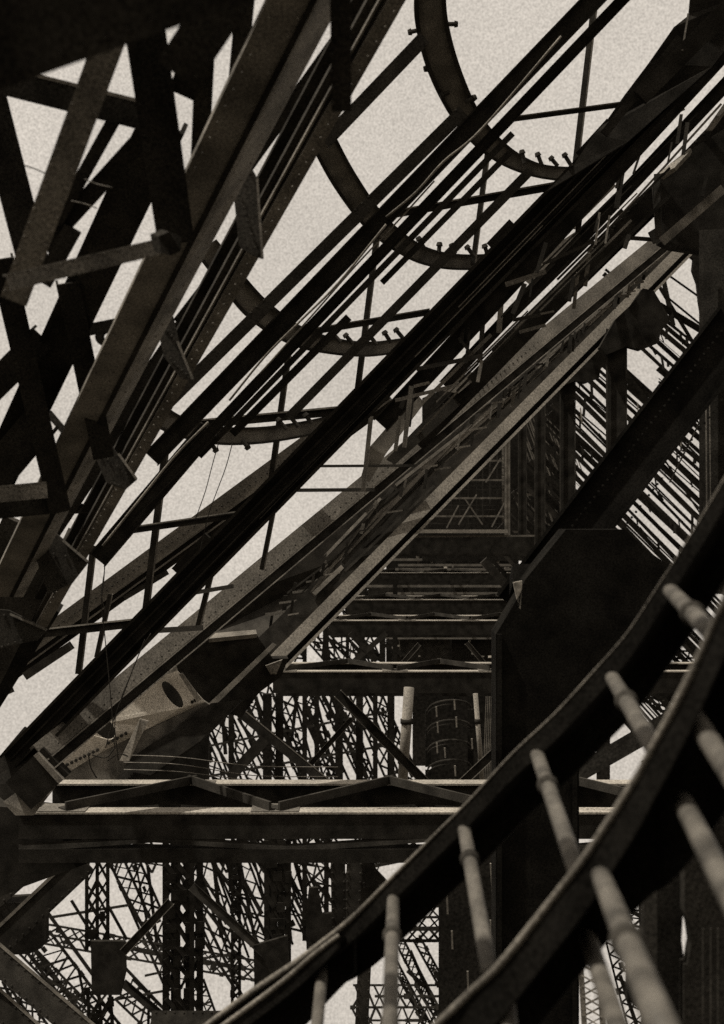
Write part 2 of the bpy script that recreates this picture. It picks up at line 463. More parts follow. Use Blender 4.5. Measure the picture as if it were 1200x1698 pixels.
deck_girder(37.7, 452, 1500, 'second horizontal laced girder, above and behind the nearest one', [470, 575, 655, 735, 815, 900, 1000, 1130], .72, .0, .10, BRIGHT, 2.0)
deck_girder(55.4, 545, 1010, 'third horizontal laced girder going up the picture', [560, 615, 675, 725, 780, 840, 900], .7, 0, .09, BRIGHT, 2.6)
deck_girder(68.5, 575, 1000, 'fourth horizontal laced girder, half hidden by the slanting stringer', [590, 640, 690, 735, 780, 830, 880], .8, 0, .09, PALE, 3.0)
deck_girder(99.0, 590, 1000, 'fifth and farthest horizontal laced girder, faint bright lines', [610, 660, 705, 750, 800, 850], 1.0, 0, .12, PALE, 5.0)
gb = thing('cross_beam', 'short bright edged cross beam below the row of black columns', 'beam', V(680, 885, 46))
sub(gb, 'flange', (640, 881, 46), (842, 881, 46), 6, PALE, 2.0)
sub(gb, 'lower_flange', (640, 890, 46.2), (935, 888, 46.2), 3, MID, 1.0)
sub(gb, 'web', (640, 905, 46.4), (935, 905, 46.4), 34, BLACK, .2)

# dark cabin of the lift shaft behind those girders
sh = thing('lift_shaft_casing', 'dark panelled casing of the lift shaft behind the horizontal girders', 'shaft', V(740, 1000, 110))
for i, (x0, x1, y0, y1) in enumerate(((648, 720, 905, 935), (724, 790, 905, 935), (794, 850, 905, 935), (610, 850, 950, 988), (655, 850, 1000, 1024), (650, 745, 1036, 1095), (749, 850, 1036, 1095),
                                      (700, 850, 805, 876), (760, 850, 740, 800))):
    plate(sh, 'panel', [(x0, y0, 104), (x1, y0, 104), (x1, y1, 104), (x0, y1, 104)], DARK if i % 2 else FAR, .3)
plate(sh, 'rear_wall', [(640, 790, 112), (860, 700, 112), (860, 1110, 112), (640, 1110, 112)], FAR, .3)
for x, y0, y1, w in ((775, 1036, 1064, 3), (826, 1040, 1090, 3), (660, 1046, 1090, 2), (705, 1040, 1060, 2), (690, 955, 970, 3), (745, 1006, 1020, 3), (775, 820, 870, 5), (785, 822, 868, 3), (735, 900, 930, 8), (785, 898, 928, 6), (822, 902, 934, 4), (690, 912, 932, 5), (712, 912, 934, 3)):
    sub(sh, 'glazing_bar', (x, y0, 103.5), (x + 4, y1, 103.5), w, GREY, .5)
for x0, x1, y in ((680, 712, 956), (745, 795, 956), (690, 840, 916), (648, 850, 928), (660, 850, 937), (655, 850, 944), (600, 850, 972), (640, 850, 984), (640, 850, 1008), (640, 850, 1044), (640, 850, 1058), (690, 820, 1052), (700, 850, 846), (720, 850, 862), (745, 850, 830), (760, 850, 768), (760, 830, 808), (778, 808, 790), (782, 800, 776)):
    sub(sh, 'ledge', (x0, y, 103.4), (x1, y, 103.4), 4, MID, .6)

# ---- colonnade of black columns under the inclined roof
for i, (x, y0, y1, w, d, m) in enumerate(((1022, 545, 800, 29, 30, BLACK), (941, 585, 930, 22, 36, BLACK), (895, 628, 940, 15, 43, BLACK), (866, 668, 900, 12, 50, BLACK), (841, 690, 890, 9, 57, GREY))):
    c = thing('column', ('thickest', 'second', 'third', 'fourth', 'thin grey farthest')[i] + ' column of the receding row below the lowest stringer, right', 'column', V(x, y1, d), 'row of receding columns')
    sub(c, 'shaft', (x, y1, d), (x, y0, d), w, m, .9)
    sub(c, 'edge_angle', (x - w * .56, y1, d - .05), (x - w * .56, y0, d - .05), w * .10, DARK, 1.0)
    sub(c, 'edge_angle', (x + w * .56, y1, d - .05), (x + w * .56, y0, d - .05), w * .10, DARK, 1.0)
    if i < 2:
        sc = 1.0 if i == 0 else .74
        ox, oy = (1000, 570) if i == 0 else (925, 628)
        plate(c, 'capital_gusset', [(ox + q[0] * sc, oy + q[1] * sc, d - .2) for q in ((-6, 6), (20, -40), (48, -66), (66, -92), (84, -88), (112, -40), (104, -30), (96, -22), (92, -2), (62, 10), (40, 4), (6, 18))], BLACK, .3)

# ---- black mass on the right: slanting brace, corner post, tall pier
br = thing('black_brace', 'broad black brace slanting down from the right edge to the tall pier', 'brace', V(900, 985, 12))
a, b = V(858, 1012, 12.2), V(1230, 530, 12.2); s, n = frame(a, b); W = 86 * 12.4 / FPX
for nm, q in (('web', (-.46, .46, -.3, -.16)), ('flange', (.44, .5, -.5, 0)), ('flange', (-.5, -.44, -.5, 0))):
    mb = MB(); mb.prism(a, b, s, n, *[v * W for v in q]); link(nm, mb, SOOT, br)
pier = thing('tall_pier', 'tall black pier right of centre, running down to the bottom edge', 'pier', V(890, 1720, 11))
plate(pier, 'front_plate', [(822, 1740, 11.2), (822, 1052, 11.2), (862, 985, 11.2), (870, 962, 11.2), (938, 878, 11.2), (1036, 878, 11.2), (1075, 915, 11.2), (1112, 938, 11.2), (1120, 960, 11.2), (1030, 1090, 11.2), (985, 1165, 11.2), (960, 1215, 11.2), (960, 1740, 11.2)], SOOT, .4)
sub(pier, 'edge_angle', (828, 1740, 11.15), (828, 1052, 11.15), 8, SOOT, 1.0)
sub(pier, 'edge_angle', (953, 1740, 11.15), (953, 1225, 11.15), 8, SOOT, 1.0)
plate(pier, 'head_bracket', [(851, 966, 11.2), (866, 963, 11.2), (863, 1010, 11.2), (860, 1008, 11.2)], PALE, .05)
plate(pier, 'head_block', [(850, 935, 11.6), (892, 935, 11.6), (866, 968, 11.5), (850, 968, 11.5)], SOOT, .3)
post = thing('corner_post', 'black vertical post along the right edge', 'post', V(1190, 960, 13))
sub(post, 'shaft', (1186, 985, 13), (1186, 380, 13), 52, BLACK, .7)
sub(post, 'edge_angle', (1163, 900, 12.9), (1163, 405, 12.9), 6, BLACK, 1.0)
sub(post, 'conduit', (1172, 900, 12.8), (1170, 640, 12.8), 2.2, GREY, 1.0)
sub(post, 'conduit', (1178, 840, 12.8), (1176, 640, 12.8), 1.6, GREY, 1.0)

hd = thing('head_frame', 'black boxed frame at the right edge above the stringers', 'frame', V(1150, 360, 20))
plate(hd, 'box_plate', [(1092, 292, 20), (1150, 245, 20), (1230, 195, 20), (1230, 420, 20), (1165, 412, 20), (1120, 405, 20), (1100, 396, 20)], BLACK, .5)
plate(hd, 'pale_soffit', [(1090, 290, 19.7), (1110, 272, 19.7), (1145, 245, 19.6), (1142, 252, 19.6), (1118, 278, 19.6), (1098, 292, 19.7)], PALE, .1)
plate(hd, 'pale_soffit', [(1170, 215, 19.5), (1215, 150, 19.4), (1215, 170, 19.4), (1182, 215, 19.5)], GREY, .1)
sub(hd, 'hanger', (1091, 395, 19.6), (1089, 288, 19.6), 10, DARK, .8)
sub(hd, 'tie', (1010, 392, 20.0), (1092, 398, 20.0), 7, DARK, .8)
plate(hd, 'gusset', [(1075, 385, 19.8), (1100, 370, 19.8), (1104, 398, 19.8), (1084, 404, 19.8)], DARK, .05)
sub(hd, 'pale_sill', (1098, 400, 19.5), (1200, 312, 19.3), 15, GREY, .6)

# ---- left: two big grey stringers climbing towards the camera, with gusset plates between them
def invd(y, y0, d0, y1, d1): return 1.0 / (1 / d0 + (1 / d1 - 1 / d0) * (y - y0) / (y1 - y0))
def S1d(y): return invd(y, -20, 5.6, 990, 11.5)
def S2d(y): return invd(y, 0, 7.2, 1040, 12.6)
def strip(rt, nm, t0, t1, b0, b1, dfun, mat, thick, dz0=0.0, dz1=0.0):
    """a long plate: top edge points t0-t1, bottom edge points b0-b1 (pixels)"""
    T0, T1, B1, B0 = V(*t0, dfun(t0[1]) + dz0), V(*t1, dfun(t1[1]) + dz1), V(*b1, dfun(b1[1]) + dz1), V(*b0, dfun(b0[1]) + dz0)
    T0, T1 = T0 + (T0 - B0) * .28, T1 + (T1 - B1) * .28
    mb = MB(); mb.poly([T0, T1, B1, B0], thick); return link(nm, mb, mat, rt)
s1 = thing('climbing_stringer', 'broad grey stringer at the left climbing steeply to the top edge', 'girder', V(0, 985, 11.5))
strip(s1, 'face_plate', (462, -40), (540, -40), (-26, 990), (17, 990), S1d, GREY, .05)
strip(s1, 'side_flange', (543, -40), (588, -40), (20, 990), (38, 990), S1d, GREY, .05, .05, .35)
strip(s1, 'seam_angle', (536, -40), (547, -40), (15, 990), (22, 990), S1d, BLACK, .03, -.02, -.02)
rivets(s1, [((518, -20, 5.55), (10, 965, 11.3), 60), ((470, -20, 5.55), (-12, 965, 11.3), 60), ((574, -20, 5.6), (36, 965, 11.4), 50)], 2.2, GREY)
s2 = thing('climbing_stringer', 'second steep stringer, right of the broad one, dark with a grey edge strip', 'girder', V(60, 1030, 12.5))
strip(s2, 'web', (625, -30), (664, -30), (48, 1040), (66, 1040), S2d, DARK, .06, .1, .1)
strip(s2, 'edge_strip', (660, -30), (690, -30), (60, 1040), (78, 1040), S2d, GREY, .06)
rivets(s2, [((676, -20, 7.0), (72, 1020, 12.4), 70)], 2.0, GREY)
strip(s2, 'bead', (645, -30), (649, -30), (57, 1040), (60, 1040), S2d, GREY, .05, .02, .02)
strip(s2, 'rear_flange', (600, -30), (622, -30), (32, 1040), (47, 1040), S2d, BLACK, .06, .3, .3)
for i, (pts, cut) in enumerate((
        ([(398, 262), (408, 262), (426, 294), (435, 428), (418, 422), (396, 408), (386, 312)], ((426, 296), (435, 428))),
        ([(254, 520), (286, 524), (296, 566), (320, 630), (300, 628), (272, 592)], ((294, 566), (319, 628))),
        ([(148, 736), (176, 728), (226, 795), (206, 812), (176, 800)], ((196, 752), (226, 794))),
        ([(52, 905), (92, 884), (146, 932), (118, 968), (80, 985)], ((104, 896), (145, 931))),
        ([(-10, 1010), (14, 1012), (78, 1044), (60, 1062), (-10, 1075)], ((16, 1018), (76, 1044))))):
    dk = (7.4, 8.8, 10.0, 11.0, 11.6)[i]
    k = thing('gusset_plate', ('topmost', 'second from top', 'middle', 'second from bottom', 'lowest')[i] + ' dark gusset plate joining the two steep stringers at left', 'plate', V(*pts[0], dk), 'gusset plates between the steep stringers')
    plate(k, 'plate', [(*p, dk) for p in pts], DARK, .04)
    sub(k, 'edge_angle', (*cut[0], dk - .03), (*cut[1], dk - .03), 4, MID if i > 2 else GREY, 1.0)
    rivets(k, [((pts[0][0] + 8, pts[0][1] + 8, dk), (pts[2][0] - 8, pts[2][1] - 4, dk), 4), ((pts[-1][0] + 8, pts[-1][1], dk), (pts[3][0] - 8, pts[3][1] - 6, dk), 5)], 2.5, DARK)
# black members behind and beside them
BX = [
    ('lacing_bar', 'black lacing bar between the two steep stringers near the top edge', (600, 10, 8.2), (392, 300, 8.8), 24, BLACK, 'chan'),
    ('lacing_bar', 'black lacing bar between the two steep stringers, below the topmost gusset', (440, 360, 9.3), (300, 540, 9.7), 34, BLACK, 'chan'),
    ('lacing_bar', 'black lacing bar between the two steep stringers, middle left', (330, 500, 10.2), (170, 735, 10.6), 26, BLACK, 'chan'),
    ('lacing_bar', 'black lacing bar between the two steep stringers, lowest one at left', (215, 690, 11.0), (60, 925, 11.6), 26, BLACK, 'chan'),
    ('cross_strut', 'short dark strut between the steep stringers at the middle left', (196, 655, 10.9), (248, 672, 10.9), 24, DARK, 'chan'),
    ('cross_strut', 'short dark strut between the steep stringers at the lower left', (100, 846, 11.4), (150, 842, 11.4), 16, DARK, 'chan'),
    ('near_post', 'near black upright post at the top, left of the curved rib', (566, 185, 5.4), (564, -30, 5.0), 33, BLACK, 'chan'),
    ('near_girder', 'blurred black girder nearest the camera across the top left corner', (-60, 60, 3.4), (430, -130, 3.0), 190, BLACK, 'chan'),
    ('near_girder', 'blurred black girder nearest the camera along the top edge, slanting', (292, 124, 4.6), (438, -98, 4.3), 74, BLACK, 'chan'),
    ('cross_girder', 'black cross girder with a lit edge coloured pale below the top left triangle of sky', (-40, 122, 6.6), (232, 190, 6.4), 46, BLACK, 'angle'),
    ('left_post', 'dark slanting post at the far left edge, upper corner', (-48, 40, 6.9), (64, 470, 7.3), 54, BLACK, 'chan'),
    ('grey_strut', 'mottled grey strut rising from the left edge to the top left', (22, 500, 5.8), (232, -70, 5.0), 44, GREY, 'chan'),
    ('near_upright', 'black near upright ending on the broad grey stringer, upper left', (236, 20, 5.7), (292, 404, 6.4), 68, BLACK, 'chan'),
    ('near_upright', 'black near upright left of the broad stringer, touching the top edge', (345, -30, 6.0), (330, 290, 6.8), 34, BLACK, 'chan'),
    ('near_upright', 'black slanting near beam meeting the broad stringer at the top', (300, 158, 6.1), (366, -20, 5.7), 44, BLACK, 'chan'),
    ('near_upright', 'black near upright just left of the broad stringer at the top edge', (392, 150, 6.9), (410, -40, 6.5), 30, BLACK, 'chan'),
    ('thin_brace', 'narrow black brace beside the mottled grey strut, upper left', (198, 182, 6.5), (92, 372, 6.9), 22, BLACK, 'box'),
    ('thin_brace', 'narrow black brace crossed by two thin wires, upper left', (262, 200, 6.6), (70, 410, 7.0), 30, BLACK, 'chan'),
    ('thin_brace', 'narrow black brace behind the pale topped strut, left', (120, 380, 6.9), (70, 470, 7.0), 30, BLACK, 'box'),
    ('black_brace', 'broad black brace sloping down to the left edge behind the grey stringer', (270, 205, 7.4), (-8, 800, 9.6), 76, BLACK, 'chan'),
    ('black_brace', 'black brace crossing the left edge at mid height', (70, 560, 8.6), (-60, 690, 8.8), 46, BLACK, 'chan'),
    ('black_brace', 'black brace at left below the mid height opening of sky', (66, 700, 8.9), (-60, 850, 9.2), 60, BLACK, 'chan'),
    ('left_upright', 'steep black upright by the left edge at mid height', (2, 430, 8.0), (100, 850, 9.2), 40, BLACK, 'chan'),
    ('left_upright', 'steep black upright close beside the broad stringer, mid left', (112, 470, 8.2), (172, 760, 9.0), 38, BLACK, 'chan'),
    ('pale_topped_strut', 'pale topped angle strut lying across the left, upper part', (14, 468, 5.4), (276, 406, 5.9), 28, GREY, 'angle'),
    ('pale_topped_strut', 'dull angle strut across the left edge, lower part', (-30, 822, 8.6), (78, 812, 8.8), 28, GREY, 'angle'),
    ('cross_bar', 'black cross bar behind the broad stringer at mid left', (100, 556, 9.0), (222, 532, 9.0), 20, BLACK, 'chan'),
    ('cross_bar', 'black bar across the left edge under the dull strut', (-30, 848, 9.0), (80, 838, 9.2), 30, BLACK, 'chan'),
    ('small_brace', 'small dark brace splitting the sky gap, mid left', (80, 684, 9.4), (112, 722, 9.4), 12, DARK, 'box'),
    ('left_stringer_foot', 'dark foot of the steep stringers filling the lower left edge', (-60, 1130, 12.8), (60, 880, 12.2), 110, DARK, 'chan'),
    ('left_stringer_foot', 'dark beam under the stringer foot at the lower left edge', (-60, 1210, 13.4), (70, 1000, 13.0), 62, BLACK, 'chan'),
]
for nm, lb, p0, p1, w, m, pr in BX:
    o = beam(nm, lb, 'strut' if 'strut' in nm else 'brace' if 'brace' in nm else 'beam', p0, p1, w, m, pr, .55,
             over={1: MID} if pr == 'angle' else None)  # angle tops in their own grey: lit flanges put into the colour
plate_thing('round_eye_plate', 'small dark eye plate with a round hole at mid left', 'plate', ellipse(174, 558, 8.4, 17, 16, 0, 16), BLACK, .05, [ellipse(176, 557, 8.4, 6, 6, 0, 10)])
plate_thing('bolted_joint', 'dark bolted joint where the pale topped strut meets the broad stringer', 'plate', [(262, 392, 5.6), (280, 384, 5.6), (300, 392, 5.7), (300, 416, 5.7), (284, 424, 5.7), (268, 420, 5.6)], BLACK, .06)
wire('thin_wire', 'thin wire across the sky opening at the upper left', [(40, 274, 6.2), (60, 281, 6.2), (80, 290, 6.2)], 2, DARK)
wire('thin_wire', 'upper of two thin wires crossing the narrow black brace', [(140, 297, 6.3), (160, 305, 6.3), (186, 311, 6.3)], 2, GREY)
wire('thin_wire', 'lower of two thin wires crossing the narrow black brace', [(118, 333, 6.3), (140, 338, 6.3), (160, 345, 6.3)], 2, GREY)

# ---- upper middle: parallel diagonal bars, curved ribs, hangers and ties
DG = [
    ('slender_bar', 'short slender diagonal bar from the steep stringer to the topmost curved rib', (538, 236, 12.0), (704, 62, 12.0), 23, DARK, 'chan'),
    ('slender_bar', 'long slender diagonal bar above the thick one, upper middle', (270, 676, 13.6), (768, 184, 13.0), 21, DARK, 'chan'),
    ('thick_bar', 'thick dark diagonal bar from the left stringers to the top edge', (250, 762, 14.2), (1010, -28, 13.0), 31, BLACK, 'ichan'),
    ('cabled_bar', 'dark diagonal bar below the thick one with cables along it', (215, 857, 14.4), (1060, -30, 13.3), 18, BLACK, 'ichan'),
    ('thin_bar', 'thin diagonal bar, first below the cabled bar', (330, 757, 14.8), (850, 221, 14.3), 10, BLACK, 'box'),
    ('thin_bar', 'thin diagonal bar with a cut end hanging in the sky', (633, 469, 14.6), (845, 253, 14.3), 10, BLACK, 'box'),
    ('thin_bar', 'thin diagonal bar left of the tall hanger, middle', (385, 720, 14.9), (578, 526, 14.6), 13, BLACK, 'box'),
    ('thin_bar', 'thin diagonal bar nearest the great girder, crossing open sky', (478, 692, 15.4), (880, 282, 14.9), 15, DARK, 'chan'),
    ('thin_bar', 'dark ragged diagonal bar along the left of the open sky, lower left', (160, 930, 14.9), (345, 712, 14.7), 34, BLACK, 'ichan'),
]
for nm, lb, p0, p1, w, m, pr in DG:
    beam(nm, lb, 'bar', p0, p1, w, m, pr, .6, group=None)
for i, (lb, pts, wd) in enumerate((
        ('grey cable strung along the cabled bar, upper part', [(930, 60, 13.0), (800, 212, 13.2), (735, 268, 13.2), (690, 318, 13.3), (640, 360, 13.4)], 4),
        ('grey cable strung along the cabled bar, middle part', [(640, 372, 13.4), (560, 470, 13.5), (500, 530, 13.6), (440, 590, 13.7), (380, 664, 13.8)], 4),
        ('thin slack cable under the cabled bar, middle', [(720, 300, 13.5), (660, 366, 13.6), (590, 440, 13.7), (520, 520, 13.8), (430, 620, 13.9)], 3),
        ('grey cable along the ragged bar, lower left', [(345, 700, 13.9), (290, 756, 14.0), (230, 830, 14.0), (170, 905, 14.1)], 4))):
    wire('cable', lb, pts, wd, GREY)

RB = [
    ('topmost', [(712, -30, 14.0), (716, 40, 14.4), (738, 120, 15.0), (778, 200, 15.6), (826, 250, 16.2), (880, 279, 16.8), (935, 288, 17.2), (985, 284, 17.6)], [44, 46, 44, 36, 28, 20, 19, 18]),
    ('second', [(505, 170, 14.2), (535, 232, 14.6), (572, 300, 15.2), (622, 368, 15.9), (680, 413, 16.6), (735, 432, 17.2), (800, 434, 17.6), (850, 424, 18.0)], [38, 37, 36, 32, 26, 23, 21, 20]),
    ('third', [(350, 420, 15.0), (395, 478, 15.4), (435, 520, 15.9), (490, 556, 16.6), (548, 573, 17.2), (610, 579, 17.7), (672, 572, 18.2)], [36, 36, 36, 30, 24, 21, 20]),
    ('lowest', [(205, 640, 15.6), (250, 680, 16.0), (300, 708, 16.6), (360, 722, 17.2), (430, 722, 17.7), (500, 712, 18.2), (560, 698, 18.6)], [34, 34, 28, 26, 24, 22, 20]),
]
BOLTS = {0: [(694, 50, -18, 4), (744, 40, 14, 0), (714, 112, -12, 3), (738, 156, -10, 3), (778, 166, 8, -6), (868, 264, -6, -14), (896, 268, -8, -16), (920, 270, -8, -16), (944, 270, -10, -16)],
         1: [(700, 406, -4, -12), (728, 412, -4, -10), (752, 414, -2, -8), (782, 420, -10, -16), (806, 416, -8, -16)],
         2: [(560, 562, -10, -14), (580, 564, -8, -14), (620, 566, -6, -12), (644, 562, -10, -16), (664, 556, -10, -12)],
         3: [(334, 734, 10, 8), (352, 738, 8, 10), (406, 736, 6, 12), (470, 706, -8, -12), (490, 702, -8, -14), (512, 696, -8, -14)]}
for i, (lb, pts, wd) in enumerate(RB):
    rt = thing('curved_rib', lb + ' curved rib of iron sweeping down to the great girder', 'rib', V(*pts[0]), 'curved ribs along the great girder')
    cv = catmull([(*p, w) for p, w in [(Vector(p), w) for p, w in zip(pts, wd)]] if False else pts, 7)
    ws = [w[0] for w in catmull([(w, 0, 0) for w in wd], 7)]
    pw = [V(*p) for p in cv]
    mb = MB(); vs = []; fs = []
    for j, p in enumerate(pw):
        q0, q1 = pw[max(j - 1, 0)], pw[min(j + 1, len(pw) - 1)]
        s, n = frame(q0, q1)
        ax = (q1 - q0).normalized(); s = n.cross(ax)
        h = ws[j] * 1.18 * cv[j][2] / FPX / 2
        vs += [p + s * h, p - s * h, p - s * h - n * .25, p + s * h - n * .25]
        if j:
            o = 4 * (j - 1)
            for k in range(4): fs.append((o + k, o + (k + 1) % 4, o + 4 + (k + 1) % 4, o + 4 + k))
    mb.add(vs, fs); link('rib_plate', mb, GREY, rt)
    for sg in (1, -1):                                          # raised edge angles on both rims
        mb = MB(); vs = []; fs = []
        for j, p in enumerate(pw):
            q0, q1 = pw[max(j - 1, 0)], pw[min(j + 1, len(pw) - 1)]
            s, n = frame(q0, q1); s = n.cross((q1 - q0).normalized())
            h = ws[j] * 1.18 * cv[j][2] / FPX / 2
            c = p + s * h * sg
            vs += [c + n * .05, c - s * sg * h * .28 + n * .05, c - s * sg * h * .28, c]
            if j:
                o = 4 * (j - 1)
                for k in range(4): fs.append((o + k, o + (k + 1) % 4, o + 4 + (k + 1) % 4, o + 4 + k))
        mb.add(vs, fs); link('edge_angle', mb, DARK, rt)
    for (bx, by, dx, dy) in BOLTS[i]:
        d = 15 + (bx - 700) / 300.0 if i == 0 else 17.0
        mb = MB(); a = V(bx, by, d); q_ = .35 + .4 * ((bx * 7 + by * 3) % 10) / 10; b = V(bx + dx * q_ + ((bx * 3) % 5 - 2), by + dy * q_, d)
        L = (b - a).normalized(); r_ = 3.6 * d / FPX
        mb.tube([a - L * r_ * 2, a, b, b, b + L * r_ * 1.6], r_, 8, [r_, r_, r_, r_ * 1.6, r_ * 1.2])
        link('bolt', mb, DARK, rt)

HG = [((990, -30), (953, 285), 12, 'hanger at the upper right reaching the top edge'), ((812, 225), (784, 440), 10, 'hanger crossing the second tie bar, upper right'),
      ((630, 352), (590, 668), 11, 'tall hanger in the middle, left of the great girder'), ((478, 590), (450, 792), 11, 'hanger above the lower open sky, left of middle'),
      ((278, 715), (240, 1025), 13, 'hanger left of the two hanging wires, lower left'), ((155, 905), (130, 1118), 12, 'leftmost hanger standing on the great girder, lower left'),
      ((455, 838), (434, 945), 9, 'short hanger just below the great girder, centre left'), ((353, 940), (328, 1040), 10, 'short hanger below the great girder between two stringers, lower left'),
      ((183, 985), (160, 1090), 9, 'short hanger behind the leftmost one, lower left'), ((615, 690), (602, 815), 8, 'short grey hanger below the great girder, centre'),
      ((682, 640), (670, 742), 8, 'short grey hanger under the great girder, right of centre'), ((664, 690), (655, 748), 7, 'very short dark hanger beside the grey one, right of centre')]
for i, (p, q, w, lb) in enumerate(HG):
    off = .5 if i < 6 else 1.8
    p0, p1 = (q[0], q[1], DM(q[0]) + off), (p[0], p[1], DM(p[0]) + off)
    rt = thing('hanger_rod', 'thin leaning ' + lb, 'rod', V(*p0), 'leaning hanger rods')
    m = DARK if i < 9 else GREY
    sub(rt, 'web', p0, p1, w * .96, m, .18)
    sub(rt, 'leg', (p0[0] + w * .38, p0[1], p0[2] - .01), (p1[0] + w * .38, p1[1], p1[2] - .01), w * .2, GREY, 2.0, .03)
TI = [((838, 199), (1046, 171), 9, 'topmost tie bar, right of the thick diagonal bar'), ((618, 361), (945, 304), 13, 'second tie bar, ending at the great girder'),
      ((515, 550), (712, 517), 11, 'third tie bar, crossing the third curved rib'), ((276, 708), (585, 679), 15, 'fourth tie bar, above the lowest curved rib'),
      ((182, 884), (402, 852), 12, 'fifth tie bar, across the grey stringer at lower left'), ((60, 1051), (250, 1030), 15, 'lowest tie bar, at the left edge of the great girder')]
for i, (p, q, w, lb) in enumerate(TI):
    p0, p1 = (*p, DM(p[0]) + .25), (*q, DM(q[0]) + .25)
    rt = thing('tie_bar', lb, 'bar', V(*p0), 'tie bars from the steep stringers to the great girder')
    sub(rt, 'web', p0, p1, w, BLACK, .3)
    sub(rt, 'leg', (p[0], p[1] - w * .42, p0[2] - .03), (q[0], q[1] - w * .42, p1[2] - .03), w * .16, GREY, 2.5, .03)
for i, (p, q, w, lb, m) in enumerate((((512, 773), (690, 772), 4.5, 'thin level bar under the great girder, upper of two', DARK), ((480, 813), (620, 812), 6, 'thin level bar under the great girder, lower of two', DARK),
                             ((315, 984), (386, 972), 7, 'short level bar between stringers, lower left', DARK), ((250, 1046), (335, 1041), 9, 'short level bar on the pale stringer, lower left', DARK),
                             ((655, 664), (760, 638), 6, 'short bright tie under the great girder, right of centre', MID), ((690, 612), (800, 590), 7, 'short dark tie under the great girder, right', DARK),
                             ((838, 472), (905, 450), 8, 'short tie with pale edge under the great girder, upper right', MID), ((900, 438), (985, 400), 5, 'short dark tie near the bright line, upper right', DARK),
                             ((1088, 202), (1135, 180), 5, 'short pale tie beside the girder head, top right', PALE))):
    beam('level_bar', lb, 'bar', (*p, 20.6 - p[0] / 600), (*q, 20.6 - q[0] / 600), w, m, 'box', .6)
wire('hanging_wire', 'left one of two thin wires hanging from the lowest curved rib', [(362, 735, 16.5), (352, 770, 16.5), (340, 815, 16.5), (324, 860, 16.5)], 1.6)
wire('hanging_wire', 'right one of two thin wires hanging from the lowest curved rib', [(385, 735, 16.5), (374, 775, 16.5), (358, 818, 16.5), (345, 855, 16.5), (330, 920, 16.5)], 1.6)
wire('hanging_wire', 'long thin wire dangling over the great girder, lower left', [(175, 900, 15.0), (172, 960, 15.0), (168, 1000, 15.0), (174, 1060, 15.0), (180, 1120, 15.0), (186, 1190, 15.0), (190, 1240, 15.0)], 1.8)
wire('hanging_wire', 'thin wire crossing the long dangling one, lower left', [(164, 912, 15.2), (173, 940, 15.2), (168, 985, 15.2), (176, 1020, 15.2)], 1.6)
wire('hanging_wire', 'thin wire running down to the riveted plate, left strand', [(250, 1050, 17.5), (230, 1085, 17.5), (205, 1150, 17.6), (186, 1200, 17.8), (175, 1240, 17.8)], 1.8)
wire('hanging_wire', 'thin wire running down to the riveted plate, right strand', [(240, 1060, 17.6), (220, 1110, 17.6), (200, 1160, 17.8), (190, 1200, 18), (196, 1260, 18)], 1.8)

# ---- inclined stair flight between the great girder and the pale stringer, upper right
beam('slanting_rail', 'dark slanting rail just under the great girder, upper right', 'rail', (630, 706, 20.5), (1230, 50, 17.5), 30, BLACK, 'ichan', .6)
beam('slanting_rail', 'dark slanting rail between two rows of sky slits, upper right', 'rail', (735, 640, 22), (1235, 106, 19), 20, BLACK, 'ichan', .6)
rl = beam('slanting_rail', 'dark slanting rail with one bright line along its top, upper right', 'rail', (690, 735, 23.5), (1235, 172, 20), 30, BLACK, 'chan', .5)
sub(rl, 'bead', (690, 722, 23), (982, 412, 21.0), 3.2, MID, 1.2)
sub(rl, 'bead', (974, 418, 20.9), (1196, 172, 19.8), 3.6, PALE, 1.2)
beam('slanting_rail', 'narrow slanting rail close above the pale stringer, upper right', 'rail', (760, 672, 23), (1235, 205, 20.5), 9, DARK, 'ichan', .6)
for i, (x, y0, y1, w, m) in enumerate(((800, 515, 602, 8, DARK), (832, 455, 552, 9, GREY), (980, 285, 352, 7, DARK), (1028, 255, 300, 6, DARK), (975, 420, 475, 7, MID), (956, 452, 512, 6, GREY), (1012, 380, 420, 6, DARK))):
    beam('rail_post', ('first', 'second', 'third', 'fourth', 'pale fifth', 'sixth', 'seventh')[i] + ' little upright between the slanting rails, upper right', 'post',
         (x - 5, y1, 20.8 - i * .05), (x + 2, y0, 20.6 - i * .05), w, m, 'box', .5, 'little uprights between the slanting rails')
st = thing('stair_flight', 'dark inclined stair flight between the pale stringer and the lowest stringer', 'stairs', V(420, 1060, 31))
plate(st, 'soffit', [(352, 1050, 31), (450, 968, 31), (610, 832, 32), (800, 668, 34), (1010, 492, 36), (1035, 520, 36), (830, 715, 34), (640, 900, 32), (455, 1085, 30)], DARK, .2)
random.seed(11)
for i in range(26):
    u = i / 25; x = 440 + 560 * u; y = 1010 - 490 * u + random.uniform(-6, 6); d = 27.5 + 4.5 * u
    sub(st, 'tread', (x, y + 10, d), (x + random.uniform(24, 44), y + 5, d), random.uniform(3, 6), random.choice((PALE, GREY, DARK, MID)), 2.0)
    sub(st, 'riser_post', (x + 8, y + random.uniform(20, 44), d + .3), (x + 11, y + random.uniform(-4, 12), d + .3), random.uniform(4, 8), random.choice((DARK, GREY, BLACK)), .8)
for x0, y0, x1, y1 in ((455, 1045, 700, 815), (480, 1035, 720, 805), (600, 880, 800, 690), (640, 860, 900, 610), (520, 985, 640, 870), (700, 760, 960, 520)):
    sub(st, 'hand_rail', (x0, y0, 27.2), (x1, y1, 28.5), random.uniform(4, 9), random.choice((DARK, GREY, BLACK)), .8)

